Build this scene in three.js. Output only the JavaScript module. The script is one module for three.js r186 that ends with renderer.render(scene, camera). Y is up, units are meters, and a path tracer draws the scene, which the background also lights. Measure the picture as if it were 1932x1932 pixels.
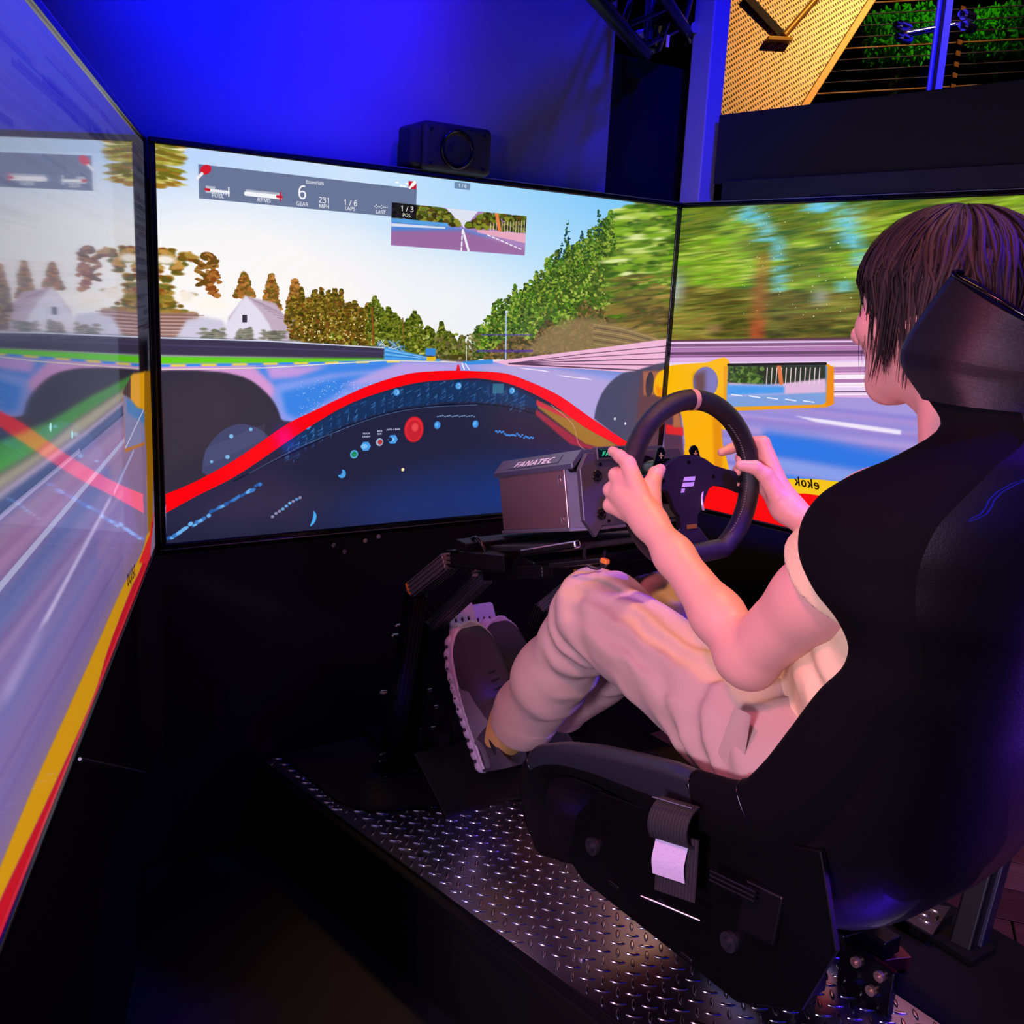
import * as THREE from 'three';
import { RoundedBoxGeometry } from 'three/addons/geometries/RoundedBoxGeometry.js';
import { mergeGeometries, mergeVertices } from 'three/addons/utils/BufferGeometryUtils.js';
import { RectAreaLightUniformsLib } from 'three/addons/lights/RectAreaLightUniformsLib.js';

// ───────────────────────── camera, sky, lights, exposure ─────────────────────────
RectAreaLightUniformsLib.init();
const scene = new THREE.Scene();
scene.background = new THREE.Color(0x000000);
const renderer = new THREE.WebGLRenderer({ antialias: true });
renderer.toneMapping = THREE.LinearToneMapping;
renderer.toneMappingExposure = 1.0;
renderer.shadowMap.enabled = true;

const camera = new THREE.PerspectiveCamera(55.16, 1, 0.05, 60);
{
  const yaw = 0.5924, pitch = 0.2166, roll = 0.0499;
  const F = new THREE.Vector3(Math.sin(yaw) * Math.cos(pitch), -Math.sin(pitch), -Math.cos(yaw) * Math.cos(pitch));
  const r0 = new THREE.Vector3(Math.cos(yaw), 0, Math.sin(yaw)), u0 = r0.clone().cross(F);
  const R = r0.clone().multiplyScalar(Math.cos(roll)).addScaledVector(u0, Math.sin(roll));
  const U = u0.clone().multiplyScalar(Math.cos(roll)).addScaledVector(r0, -Math.sin(roll));
  camera.position.set(-0.4503, 1.1777, 1.8078);
  camera.quaternion.setFromRotationMatrix(new THREE.Matrix4().makeBasis(R, U, F.clone().negate()));
}
const V = (x, y, z) => new THREE.Vector3(x, y, z);
function spot(name, color, intensity, pos, aim, angle, penumbra, radius) {
  const l = new THREE.SpotLight(color, intensity, 0, angle, penumbra, 2);
  l.name = name; l.position.copy(pos); l.target.position.copy(aim); l.castShadow = true; l.shadow.radius = radius || 2;
  l.shadow.mapSize.set(1024, 1024); l.shadow.bias = -0.0005;
  scene.add(l, l.target); return l;
}
// screens are lit further down (each has its own area light); these are coloured stage lamps, plus unseen fills added for driver and floor
const LAMPS = [
  // name,                color,    intensity, position,            aim,                 half-angle, penumbra, radius
  ['blue_wash',           0x0610ff, 74,  V(0.1, 2.75, 0.95), V(0.22, 1.88, -0.06), 0.32, 1.0, 4],
  ['blue_wash',           0x140cff, 14,  V(0.70, 2.85, 0.95), V(0.72, 1.60, -0.06), 0.42, 1.0, 4],
  ['red_wash',            0xff1440, 0.7, V(0.6, 2.6, 0.8),   V(0.47, 1.68, -0.06), 0.22, 1.0, 4],
  ['blue_column',         0x1410ff, 34,  V(0.95, 2.95, 1.55), V(1.27, 1.75, 0.02), 0.22, 0.9, 4],
  ['violet_back',         0x4a22ff, 44,  V(1.35, 2.75, 2.35), V(0.74, 1.12, 1.30), 0.22, 0.8, 5],
  ['violet_low',          0x7a3cff, 4,   V(1.75, 0.30, 2.0),  V(0.78, 0.62, 1.28), 0.26, 0.9, 6],
  ['lilac_fill',          0xe6c4f6, 21,  V(-1.9, 1.25, 2.3),  V(0.45, 0.7, 0.8), 0.40, 0.9, 9],  // spot added in place of the ambient glow of unseen LED walls
  ['pink_key',            0xff78a0, 14,   V(-1.3, 2.75, 1.6),  V(0.45, 0.85, 0.95), 0.32, 0.9, 8],  // unseen lamp added to brighten the arms and face
  ['lilac_floor_fill',          0xb080d8, 34,  V(2.6, 3.2, 2.4),    V(1.5, 0.0, 0.8), 0.26, 0.9, 6],  // unseen lamp added so the wood boards show
  ['warm_top',            0xffb478, 20,  V(1.0, 3.3, 0.95),   V(0.60, 0.7, 0.80), 0.22, 0.9, 6],
  ['gold_stair',          0xffc888, 20, V(2.6, 3.9, 0.9), V(3.0, 2.3, -1.2), 0.55, 0.8, 4],
];
for (const [n, c, i, p, a, an, pe, r] of LAMPS) spot(n, c, i, p, a, an, pe, r);

// ───────────────────────── helpers ─────────────────────────
let _seed = 7;
const srand = (s) => { _seed = s; };
const rnd = () => { _seed = (_seed * 1664525 + 1013904223) >>> 0; return _seed / 4294967296; };
const rr = (a, b) => a + (b - a) * rnd();
const used = {};
function numbered(name) { const k = (used[name] = (used[name] ?? -1) + 1); return k ? name + '_' + String(k).padStart(3, '0') : name; }
function mesh(name, geo, mat, parent) {
  const g = Array.isArray(geo) ? mergeGeometries(geo.map((x) => (x.index ? x.toNonIndexed() : x)).map(clean)) : geo;
  const m = new THREE.Mesh(g, mat); m.castShadow = m.receiveShadow = true;
  if (parent) { m.name = name; parent.add(m); } else { m.name = numbered(name); scene.add(m); }
  return m;
}
function clean(g) { for (const k of Object.keys(g.attributes)) if (!['position', 'normal', 'uv'].includes(k)) g.deleteAttribute(k); if (!g.attributes.uv) g.setAttribute('uv', new THREE.BufferAttribute(new Float32Array(g.attributes.position.count * 2), 2)); return g; }
function thing(name, label, category, pos = [0, 0, 0], group) {
  const o = new THREE.Group(); o.name = numbered(name); o.position.set(...pos); scene.add(o);
  o.userData = { label, category }; if (group) o.userData.group = group; return o;
}
function tag(o, label, category, group) { o.userData = { label, category }; if (group) o.userData.group = group; return o; }
function struct(name, geo, mat) { const m = mesh(name, geo, mat); m.userData = { kind: 'structure' }; return m; }
const box = (w, h, d, x = 0, y = 0, z = 0) => new THREE.BoxGeometry(w, h, d).translate(x, y, z);
const rbox = (w, h, d, r, x = 0, y = 0, z = 0) => new RoundedBoxGeometry(w, h, d, 2, r).translate(x, y, z);
function bar(a, b, r, seg = 8) {
  const d = b.clone().sub(a), g = new THREE.CylinderGeometry(r, r, d.length(), seg);
  g.applyQuaternion(new THREE.Quaternion().setFromUnitVectors(V(0, 1, 0), d.clone().normalize()));
  return g.translate((a.x + b.x) / 2, (a.y + b.y) / 2, (a.z + b.z) / 2);
}
function beam(a, b, w, h, r = 0.002, upHint = V(0, 1, 0)) {           // rectangular bar from a to b
  const d = b.clone().sub(a), L = d.length(), z = d.clone().normalize(), x = upHint.clone().cross(z).normalize(), y = z.clone().cross(x);
  const g = r ? new RoundedBoxGeometry(w, h, L, 1, r) : new THREE.BoxGeometry(w, h, L);
  g.applyMatrix4(new THREE.Matrix4().makeBasis(x, y, z)); return g.translate((a.x + b.x) / 2, (a.y + b.y) / 2, (a.z + b.z) / 2);
}
const tube = (pts, r, seg = 24, rad = 8, closed = false) => new THREE.TubeGeometry(new THREE.CatmullRomCurve3(pts, closed), seg, r, rad, closed);
function poly(pts, depth, bevel = 0.001) {                            // pts [[x,y]...] extruded along +z
  const s = new THREE.Shape(pts.map(([x, y]) => new THREE.Vector2(x, y)));
  return new THREE.ExtrudeGeometry(s, { depth, bevelEnabled: bevel > 0, bevelSize: bevel, bevelThickness: bevel, bevelSegments: 1, curveSegments: 8 });
}
const cyl = (r, h, x, y, z, axis = 'y', seg = 16) => { const g = new THREE.CylinderGeometry(r, r, h, seg); if (axis === 'z') g.rotateX(Math.PI / 2); if (axis === 'x') g.rotateZ(Math.PI / 2); return g.translate(x, y, z); };
const M = (color, roughness = 0.6, metalness = 0, extra = {}) => new THREE.MeshPhysicalMaterial({ color, roughness, metalness, ...extra });
// value noise (3d) and fractal sum
const _h = (x, y, z) => { let n = Math.imul(x, 374761393) ^ Math.imul(y, 668265263) ^ Math.imul(z, 2147483647 - 1274126177); n = Math.imul(n ^ (n >>> 13), 1274126177); return ((n ^ (n >>> 16)) >>> 0) / 4294967296; };
function vn(x, y, z = 0) {
  const i = Math.floor(x), j = Math.floor(y), k = Math.floor(z), f = (t) => t * t * (3 - 2 * t), u = f(x - i), v = f(y - j), w = f(z - k), L = (a, b, t) => a + (b - a) * t;
  return L(L(L(_h(i, j, k), _h(i + 1, j, k), u), L(_h(i, j + 1, k), _h(i + 1, j + 1, k), u), v), L(L(_h(i, j, k + 1), _h(i + 1, j, k + 1), u), L(_h(i, j + 1, k + 1), _h(i + 1, j + 1, k + 1), u), v), w);
}
const fbm = (x, y, z = 0, o = 4) => { let s = 0, a = 0.5; for (let i = 0; i < o; i++) { s += a * vn(x, y, z); x *= 2.03; y *= 2.03; z *= 2.03; a *= 0.5; } return s; };
function canvasTex(w, h, draw, srgb = true, rep) {
  const c = document.createElement('canvas'); c.width = w; c.height = h; draw(c.getContext('2d'), w, h);
  const t = new THREE.CanvasTexture(c); if (srgb) t.colorSpace = THREE.SRGBColorSpace; t.anisotropy = 8;
  if (rep) { t.wrapS = t.wrapT = THREE.RepeatWrapping; t.repeat.set(...rep); } return t;
}
function dataTex(n, fn, srgb = false, rep) {
  const d = new Uint8Array(n * n * 4);
  for (let y = 0; y < n; y++) for (let x = 0; x < n; x++) { const c = fn(x / n, y / n), o = (y * n + x) * 4; d[o] = c[0] * 255; d[o + 1] = c[1] * 255; d[o + 2] = c[2] * 255; d[o + 3] = 255; }
  const t = new THREE.DataTexture(d, n, n); t.magFilter = THREE.LinearFilter; t.minFilter = THREE.LinearMipmapLinearFilter; t.generateMipmaps = true; if (srgb) t.colorSpace = THREE.SRGBColorSpace;
  t.wrapS = t.wrapT = THREE.RepeatWrapping; if (rep) t.repeat.set(...rep); t.needsUpdate = true; return t;
}
const fineNoise = dataTex(256, (u, v) => { const a = 0.5 * rnd() + 0.5 * fbm(u * 40, v * 40); return [a, a, a]; }, false, [6, 6]);
const weave = dataTex(128, (u, v) => { const a = 0.5 + 0.25 * Math.sin(u * Math.PI * 64) + 0.25 * Math.sin(v * Math.PI * 64); return [a, a, a]; }, false, [10, 10]);

// ───────────────────────── materials ─────────────────────────
const mBlack = M(0x0b0b0d, 0.55), mBlackGloss = M(0x08080a, 0.18), mBlackMatte = M(0x060607, 0.85, 0, { specularIntensity: 0.4 }), mPowder = M(0x0c0c0e, 0.42, 0.1, { bumpMap: fineNoise, bumpScale: 0.0003 });
const mChrome = M(0xd8d8dc, 0.16, 1), mAlu = M(0xb8b8c0, 0.3, 1), mSteelDark = M(0x303036, 0.35, 0.8), mGold = M(0xd0a040, 0.4, 0.4);
const mWallPanel = M(0x6a6a78, 0.5, 0, { bumpMap: fineNoise, bumpScale: 0.0004, clearcoat: 0.5, clearcoatRoughness: 0.12 });
const mBeam = M(0x08080c, 0.7, 0, { bumpMap: fineNoise, bumpScale: 0.0006 });

// ───────────────────────── the room ─────────────────────────
{ // wooden floor of the hall, built plank by plank where it shows, dark carpet elsewhere
  struct('floor', box(16, 0.1, 16, 2, -0.05, 0), M(0x060607, 0.9, 0, { bumpMap: fineNoise, bumpScale: 0.001 }));
  const wood = canvasTex(256, 1024, (c, w, h) => {
    c.fillStyle = '#7a5348'; c.fillRect(0, 0, w, h); srand(11);
    for (let i = 0; i < 420; i++) { c.strokeStyle = `rgba(${rnd() < 0.5 ? '40,22,18' : '150,110,92'},${rr(0.05, 0.25)})`; c.lineWidth = rr(0.6, 2.4); const x = rr(0, w); c.beginPath(); c.moveTo(x, 0); for (let y = 0; y <= h; y += 64) c.lineTo(x + 14 * (fbm(x * 0.01, y * 0.004, i) - 0.5), y); c.stroke(); }
  });
  const mw = [0xffffff, 0xd8c8c0, 0xb8a8a4].map((c) => M(c, 0.42, 0, { map: wood }));
  const fl = new THREE.Group(); fl.name = 'floor_boards'; fl.userData = { kind: 'structure' }; scene.add(fl);
  srand(5);
  const pl = rbox(0.118, 0.012, 1.6, 0.002), pa = 0.624, pd = [Math.sin(pa), Math.cos(pa)], pn = [Math.cos(pa), -Math.sin(pa)];
  for (let i = 0; i < 12; i++) for (let j = 0; j < 2; j++) {
    const m = mesh('plank', pl, mw[(i * 7 + j * 3) % 3], fl), a = -0.35 + i * 0.121, b = -0.9 + j * 1.604 + (i % 3) * 0.37;
    m.position.set(1.36 + pn[0] * a + pd[0] * b, 0.006, 0.62 + pn[1] * a + pd[1] * b); m.rotation.y = pa;
  }
  const mHall = M(0x15141a, 0.8, 0, { bumpMap: fineNoise, bumpScale: 0.001 });
  struct('ceiling', box(16, 0.1, 16, 2, 5.05, 0), mHall);
  struct('wall_left', box(0.1, 5.2, 16, -6.05, 2.5, 0), mHall);
  struct('wall_right', box(0.1, 5.2, 16, 10.05, 2.5, 0), mHall);
  struct('wall_far', box(16, 5.2, 0.1, 2, 2.5, -8.05), mHall);
  struct('wall_near', box(16, 5.2, 0.1, 2, 2.5, 8.05), mHall);
}
// blue-lit panel above and behind the middle screen, with the dark pier at its right end
struct('wall_front', box(3.0, 2.6, 0.08, 1.02 - 1.5, 2.22, -0.10), mWallPanel);
struct('wall_pier', box(0.30, 1.72, 0.10, 1.17, 0.86, -0.11), mBlackMatte);
struct('trim_1', rbox(0.058, 1.32, 0.06, 0.004, 0, 0, 0).rotateY(-1.409).translate(1.2565, 2.07, -0.005), M(0x8888a0, 0.55, 0, { bumpMap: fineNoise, bumpScale: 0.0004 }));

// ───────────────────────── the three screens ─────────────────────────
const TVW = 1.1924, TVH = 0.7003, TVB = 0.70, AL = 1.236, AR = 1.409;
const CW = 2048, CH = 1203;
// rectification of the photographed screens: picture pixel -> place on the flat panel (u across, v up)
const HOM = {
  L: [-0.00312024, 9.49883e-05, 0.816367, -0.00138063, -0.000546082, 0.965459, -0.00206479, 1.37503e-05],
  C: [0.000660948, -1.84933e-05, -0.188168, -0.00011156, -0.0011933, 1.25869, -0.000246312, -9.2426e-05],
  R: [0.00320172, 0.000264439, -4.22609, 0.00100313, -0.00435864, 2.84493, 0.00116026, -0.000174552],
};
function panel(key, c) {
  const h = HOM[key];
  const P = (x, y) => { const w = h[6] * x + h[7] * y + 1, u = (h[0] * x + h[1] * y + h[2]) / w, v = (h[3] * x + h[4] * y + h[5]) / w; return [(key === 'L' ? 1 - u : u) * CW, (1 - v) * CH]; };
  const path = (pts) => { c.beginPath(); pts.forEach(([x, y], i) => { const [a, b] = P(x, y); i ? c.lineTo(a, b) : c.moveTo(a, b); }); c.closePath(); };
  const smooth = (pts, n = 8) => { // Catmull-Rom through photo points
    const o = []; for (let i = 0; i < pts.length - 1; i++) { const p0 = pts[Math.max(0, i - 1)], p1 = pts[i], p2 = pts[i + 1], p3 = pts[Math.min(pts.length - 1, i + 2)];
      for (let k = 0; k < n; k++) { const t = k / n, q = (a, b, d, e) => 0.5 * (2 * b + (d - a) * t + (2 * a - 5 * b + 4 * d - e) * t * t + (3 * b - a - 3 * d + e) * t * t * t); o.push([q(p0[0], p1[0], p2[0], p3[0]), q(p0[1], p1[1], p2[1], p3[1])]); } }
    o.push(pts[pts.length - 1]); return o; };
  const trace = (k, pts) => { k.beginPath(); pts.forEach(([x, y], i) => { const [a, b] = P(x, y); i ? k.lineTo(a, b) : k.moveTo(a, b); }); };
  const soft = (b, draw) => {                                          // blurred paint, at a quarter of the size to keep it quick
    if (b < 1.5) return draw(c);
    const k = c.small ?? (c.small = Object.assign(document.createElement('canvas'), { width: CW / 4, height: Math.ceil(CH / 4) })), q = k.getContext('2d');
    q.setTransform(1, 0, 0, 1, 0, 0); q.clearRect(0, 0, k.width, k.height); q.filter = `blur(${Math.max(0.5, b / 4)}px)`; q.setTransform(0.25, 0, 0, 0.25, 0, 0); draw(q); q.filter = 'none';
    c.drawImage(k, 0, 0, k.width * 4, k.height * 4);
  };
  const fill = (pts, col, b = 0) => soft(b, (k) => { k.fillStyle = col; trace(k, pts); k.closePath(); k.fill(); });
  const line = (pts, w, col, b = 0) => soft(b > 4 ? b : 0, (k) => { k.strokeStyle = col; k.lineWidth = w; k.lineJoin = k.lineCap = 'round'; trace(k, pts); k.stroke(); });
  const clear = (col) => { const m = col.match(/^#(..)(..)(..)$/); return m ? `rgba(${m.slice(1).map((h) => parseInt(h, 16)).join(',')},0)` : col.replace(/,[^,]*\)$/, ',0)'); };
  const dot = (x, y, rx, ry, col, b = 0, rot = 0) => {
    const [a, d] = P(x, y);
    if (b < 1) { c.fillStyle = col; c.beginPath(); c.ellipse(a, d, rx, ry, rot, 0, 7); c.fill(); return; }
    c.save(); c.translate(a, d); c.rotate(rot); c.scale(1, ry / rx); const e = Math.min(0.95, b / Math.min(rx, ry)), R = rx * (1 + e), g = c.createRadialGradient(0, 0, Math.max(0, R * (1 - 1.6 * e)), 0, 0, R);
    g.addColorStop(0, col); g.addColorStop(1, clear(col)); c.fillStyle = g; c.beginPath(); c.arc(0, 0, R, 0, 7); c.fill(); c.restore();
  };
  const blur = () => {};
  const rect = (x0, y0, x1, y1, col) => { const [a, b] = P(x0, y0), [d, e] = P(x1, y1); c.fillStyle = col; c.fillRect(a, b, d - a, e - b); };
  const text = (s, x, y, size, col, weight = '', align = 'center') => { const [a, b] = P(x, y); c.fillStyle = col; c.font = `${weight} ${size}px sans-serif`; c.textAlign = align; c.textBaseline = 'middle'; c.fillText(s, a, b); };
  return { P, path, smooth, fill, line, dot, rect, text, blur };
}
const pick = (a) => a[Math.floor(rnd() * a.length)];
// a tree of leaf dabs: x, base y, width, height in picture pixels
function tree(d, x, base, w, h, cols, n = 90, size = 9, blurX = 1, cone = 0) {
  for (let i = 0; i < n; i++) {
    const t = Math.pow(rnd(), 0.8), yy = base - t * h, half = w * 0.5 * (cone ? (1 - t * 0.92) * (0.75 + 0.5 * vn(t * 7, x)) : Math.sqrt(Math.max(0.03, 1 - Math.pow(2 * t - 0.9, 2))) * (0.7 + 0.5 * vn(t * 5, x * 0.3)));
    const xx = x + rr(-half, half), s = size * rr(0.4, 1.2);
    d.dot(xx, yy, s * blurX, s * rr(0.4, 0.9), pick(cols), 0, rr(-0.4, 0.4));
  }
}
const artC = canvasTex(CW, CH, (c) => {
  const d = panel('C', c); srand(101);
  // sky
  let g = c.createLinearGradient(0, 0, CW, 0); g.addColorStop(0, '#b9d3fb'); g.addColorStop(0.3, '#cfe4fb'); g.addColorStop(0.55, '#a8d8fb'); g.addColorStop(1, '#6cc0f8'); c.fillStyle = g; c.fillRect(0, 0, CW, CH);
  g = c.createLinearGradient(0, 0, 0, CH * 0.62); g.addColorStop(0, 'rgba(215,235,252,0)'); g.addColorStop(0.55, 'rgba(246,247,250,0.75)'); g.addColorStop(1, 'rgba(252,240,236,0.95)'); c.fillStyle = g; c.fillRect(0, 0, CW, CH);
  d.dot(430, 560, 520, 300, 'rgba(255,250,248,0.85)', 90); d.dot(760, 560, 420, 170, 'rgba(252,246,246,0.6)', 70);
  // blurred tree crown hanging in at the upper left
  for (let i = 0; i < 150; i++) { const y = rr(266, 352), half = 52 - (y - 266) * 0.12; d.dot(291 + half * rnd(), y, rr(10, 34), rr(2.5, 6), pick(['#8d8c1f', '#b0a53a', '#7a6a12', '#cfc46c', '#94701e', '#f0ecc0', '#6e6a18', '#a57a24']), 1.5, 0.05); }
  // left: motion-blurred trees, brown and green with bright holes
  for (let i = 0; i < 340; i++) { const x = 293 + Math.abs(rnd() + rnd() - 1) * 92, y = rr(470, 600); if (vn(x * 0.045, y * 0.045, 3) < 0.36) continue; d.dot(x, y, rr(6, 20), rr(4, 8), pick(['#7a5a18', '#8c7a2c', '#a8762a', '#5e5a20', '#b08a3a', '#8a4a1a', '#6c6a28', '#c8964a']), 2); }
  for (const [x, y, w, h] of [[312, 490, 18, 14], [350, 560, 22, 20], [398, 575, 34, 26], [372, 520, 20, 14]]) d.dot(x, y, w * 1.6, h, 'rgba(255,246,240,0.92)', 5);
  tree(d, 391, 540, 44, 60, ['#7a4a1c', '#9a6a2c', '#6a4a18', '#b07a3c'], 60, 11, 1.4); tree(d, 405, 562, 26, 52, ['#8a4a1c', '#a8682c', '#b87838'], 40, 9, 1.4);
  for (const [x, b, h] of [[461, 562, 46], [512, 588, 70], [556, 600, 72]]) tree(d, x, b, 42, h, ['#7a4a1c', '#a86a2c', '#8a6a28', '#6a5a1c', '#c0803a'], 420, 7, 1.2, 1);
  // far wall of red blurred hedge, houses
  d.fill([[296, 590], [372, 590], [384, 640], [296, 640]], '#a07870', 4); for (let i = 0; i < 14; i++) d.line([[298, 594 + i * 3.3], [384, 595 + i * 3.3]], 3, i % 2 ? 'rgba(206,170,166,0.8)' : 'rgba(120,84,80,0.7)', 1);
  d.fill([[330, 640], [352, 604], [382, 597], [420, 604], [440, 640]], '#cfcbe0', 4);
  d.fill([[463, 558], [520, 572], [536, 596], [562, 604], [636, 634], [650, 652], [430, 640], [430, 600]], '#c3aec2', 2);
  for (let i = 0; i < 12; i++) d.line([[470 + i * 9, 562 + i * 6.2], [500 + i * 11, 575 + i * 5.2]], 2.4, 'rgba(150,120,140,0.6)', 1);
  d.fill([[463, 557], [426, 612], [428, 645], [520, 645], [508, 612], [492, 588]], '#e4dff0', 2); d.fill([[457, 594], [466, 594], [466, 608], [457, 608]], '#3a3040', 1);
  for (const [x, w] of [[400, 42], [462, 24], [515, 40], [560, 20], [640, 46], [690, 24]]) { for (let i = 0; i < 40; i++) d.dot(x + rr(-w, w) * 0.5, 642 - Math.abs(rr(0, 1)) * 24 * (1 - 0.5 * rnd()), rr(6, 15), rr(3, 6), pick(['#7c7a6a', '#6a6a58', '#8c8670', '#585a4a']), 2); }
  for (let i = 0; i < 8; i++) d.line([[305, 616 + i * 3.4], [640, 628 + i * 3.2]], 1.6, 'rgba(235,225,235,0.35)', 0.6);
  d.dot(641, 620, 22, 14, '#c8c23c', 3); d.rect(650, 613, 664, 624, '#58a8e0');
  // middle row of trees, golden green
  d.fill(d.smooth([[548, 640], [554, 606], [575, 590], [640, 592], [700, 600], [760, 614], [820, 630], [880, 652], [892, 684], [725, 664]]), '#4a4014', 2);
  for (let k = 0; k < 26; k++) { const x = 556 + k * 12.6, top = 545 + Math.max(0, (k - 8)) * 4.4 + 46 * vn(k * 1.7, 2) - 12; tree(d, x, 668 - (k < 4 ? 30 - k * 6 : 0), 34, 668 - top - (k < 4 ? 30 - k * 6 : 0), k < 12 ? ['#4e4210', '#6a5a18', '#8a7420', '#3a3208', '#a88a30', '#574a12', '#7c4a1a'] : ['#4a5a14', '#647018', '#2e3a0c', '#8a9030', '#3c4a10', '#7a7a22'], 460, 6.0, 1.0, k % 3 === 1 ? 1 : 0); }
  for (let i = 0; i < 60; i++) d.dot(rr(620, 880), rr(630, 676), rr(5, 13), rr(4, 8), pick(['#8a9a30', '#a8a840', '#5c6a1c', '#b0b860', '#707a28']), 0);
  for (let i = 0; i < 90; i++) d.dot(rr(560, 720), rr(590, 650), 1.8, 2.6, '#ffe8b0', 0);
  d.line([[702, 580], [704, 650]], 5, '#9a4a22', 1); d.line([[760, 600], [761, 640]], 4, '#8a5a2a', 1);
  for (let i = 0; i < 30; i++) d.line([[rr(705, 765), 664], [rr(705, 765), rr(640, 656)]], 2.4, pick(['#4a8ac8', '#2a4a78', '#7ab0e0', '#c8d8ec']), 0);
  // right slope of trees rising to the seam
  d.fill(d.smooth([[896, 676], [904, 656], [960, 612], [1010, 560], [1060, 508], [1105, 476], [1150, 420], [1190, 398], [1285, 392], [1275, 690], [1100, 680]]), '#46581c', 2);
  for (let k = 0; k < 5200; k++) {
    const t = rnd(), x = 898 + t * 384, top = 640 - Math.pow(Math.min(1, t * 1.28), 0.92) * 262 - 14 * vn(x * 0.05, 9), y = top + (676 - top) * Math.pow(rnd(), 0.9), far = x > 1150 ? 1 : 0;
    const low = (y - top) / (676 - top);
    d.dot(x, y, rr(4, 11) * (far ? 3.2 : 1), rr(3, 7), low > 0.50 + 0.3 * vn(x * 0.03, y * 0.03, 5) ? pick(['#5a4a24', '#7c6430', '#4a4420', '#94743c', '#6e5c34', '#3e3a1c']) : pick(['#3e6a12', '#5a8a1c', '#2c4a0e', '#86a832', '#486a1e', '#a8b84a', '#6a7a28', '#375a18']), far ? 2.5 : 0.6, far ? -0.12 : rr(-0.5, 0.5));
  }
  for (let i = 0; i < 130; i++) { const y = rr(396, 640); d.dot(rr(1158, 1268), y, rr(30, 80), rr(4, 9), y < 520 ? pick(['#7aa820', '#a8c840', '#c8d878', '#5a8418', '#94b430', '#dce8a0']) : pick(['#8a7432', '#6a5a24', '#a88c44', '#54502a', '#74702c']), 3, -0.14); }
  for (let k = 0; k < 26; k++) { const t = k / 25, x = 902 + t * 250, y = 632 - Math.pow(t, 0.95) * 205; tree(d, x, y + 48, rr(24, 46), rr(50, 84), k % 3 ? ['#3e6a12', '#5a8a1c', '#2c4a0e', '#86a832', '#486a1e', '#98a83a'] : ['#2a4a14', '#3c5a18', '#1e3a0c', '#6a7a28'], 150, 6.5, 1.0, k % 2); }
  for (const [x, y, h] of [[1072, 432, 40], [1098, 448, 34], [1130, 412, 40], [1060, 470, 30]]) tree(d, x, y + h, 22, h * 1.4, ['#1e4a4a', '#2a5a3a', '#164058'], 30, 6, 0.8, 1);
  d.fill(d.smooth([[985, 668], [1040, 618], [1090, 600], [1150, 608], [1250, 640], [1268, 652], [1268, 670]]), 'rgba(150,124,84,0.75)', 6);
  for (let i = 0; i < 7; i++) d.line(d.smooth([[1120, 612 + i * 6], [1180, 622 + i * 6], [1264, 648 + i * 4]]), 4, i % 2 ? 'rgba(90,72,62,0.7)' : 'rgba(190,160,110,0.6)', 1.5);
  d.line([[955, 588], [954, 676]], 6, '#a8c4e8', 0.4); d.dot(956, 588, 7, 5, '#cfe0f4');
  d.line([[905, 632], [1004, 632]], 5, 'rgba(80,50,200,0.55)', 2); d.line([[900, 662], [1004, 662]], 9, 'rgba(70,40,190,0.6)', 3);
  for (let i = 0; i < 110; i++) d.dot(rr(815, 905), rr(630, 678), rr(4, 10), rr(3, 7), pick(['#5a5a28', '#7a7438', '#484a20', '#8a8a50', '#6a6038']), 0);
  d.line([[880, 652], [880, 682]], 3, '#cfd8d8');
  // track: grass, kerb, road of blue and mauve bands
  d.fill([[290, 672], [560, 676], [725, 672], [860, 684], [1000, 680], [1282, 700], [1282, 1080], [290, 1080]], '#8f9ae8');
  g = [[[290, 688], [480, 690], [520, 720], [500, 800], [290, 800]], '#d79ad6', [[480, 692], [780, 676], [860, 688], [620, 706], [520, 730]], '#3f86e8', [[520, 724], [700, 702], [860, 690], [850, 702], [700, 726], [540, 792]], '#7f9cf0', [[530, 740], [640, 712], [700, 706], [640, 740], [560, 790], [540, 780]], '#3b84e6', [[500, 690], [620, 690], [560, 712], [510, 716]], '#c79ae0', [[880, 690], [1010, 686], [1282, 745], [1282, 900], [1000, 720]], '#b3a4dc', [[940, 684], [1282, 706], [1282, 720], [1000, 690]], '#7c8ccc', [[760, 680], [880, 684], [860, 700], [640, 730]], '#b7a2e6']; for (let i = 0; i < g.length; i += 2) d.fill(g[i], g[i + 1], 7);
  for (let i = 0; i < 260; i++) d.dot(rr(560, 700), rr(718, 790), 1.6, 1.2, pick(['#dfe8ff', '#5a7ac0', '#a8c0f0']), 0);
  d.fill([[290, 672], [560, 675], [725, 671], [725, 678], [560, 684], [290, 686]], '#66d41c', 2);
  for (let i = 0; i < 16; i++) d.line([[296 + i * 29, 690 - i * 0.5], [318 + i * 29, 690 - i * 0.55]], 7, i % 2 ? '#e2cf5a' : '#3c8ee8', 2);
  d.line([[290, 697], [500, 694], [725, 680], [860, 683]], 3, '#f4ead0', 1);
  d.fill([[290, 636], [500, 642], [725, 655], [725, 676], [560, 675], [290, 670]], '#3b3550', 2); d.line([[290, 637], [500, 643], [725, 656]], 4, '#d8def4', 0.8); d.line([[290, 650], [725, 664]], 5, 'rgba(70,66,100,0.9)', 2);
  d.fill([[725, 655], [830, 678], [830, 682], [725, 678]], '#4aa0e8', 1); for (let i = 0; i < 4; i++) d.line([[727, 660 + i * 4], [826, 679]], 2, i % 2 ? '#2a6ab8' : '#a8d0f4'); d.rect(803, 657, 822, 671, '#3a86d8'); d.rect(805, 673, 822, 681, '#e8b820');
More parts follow.
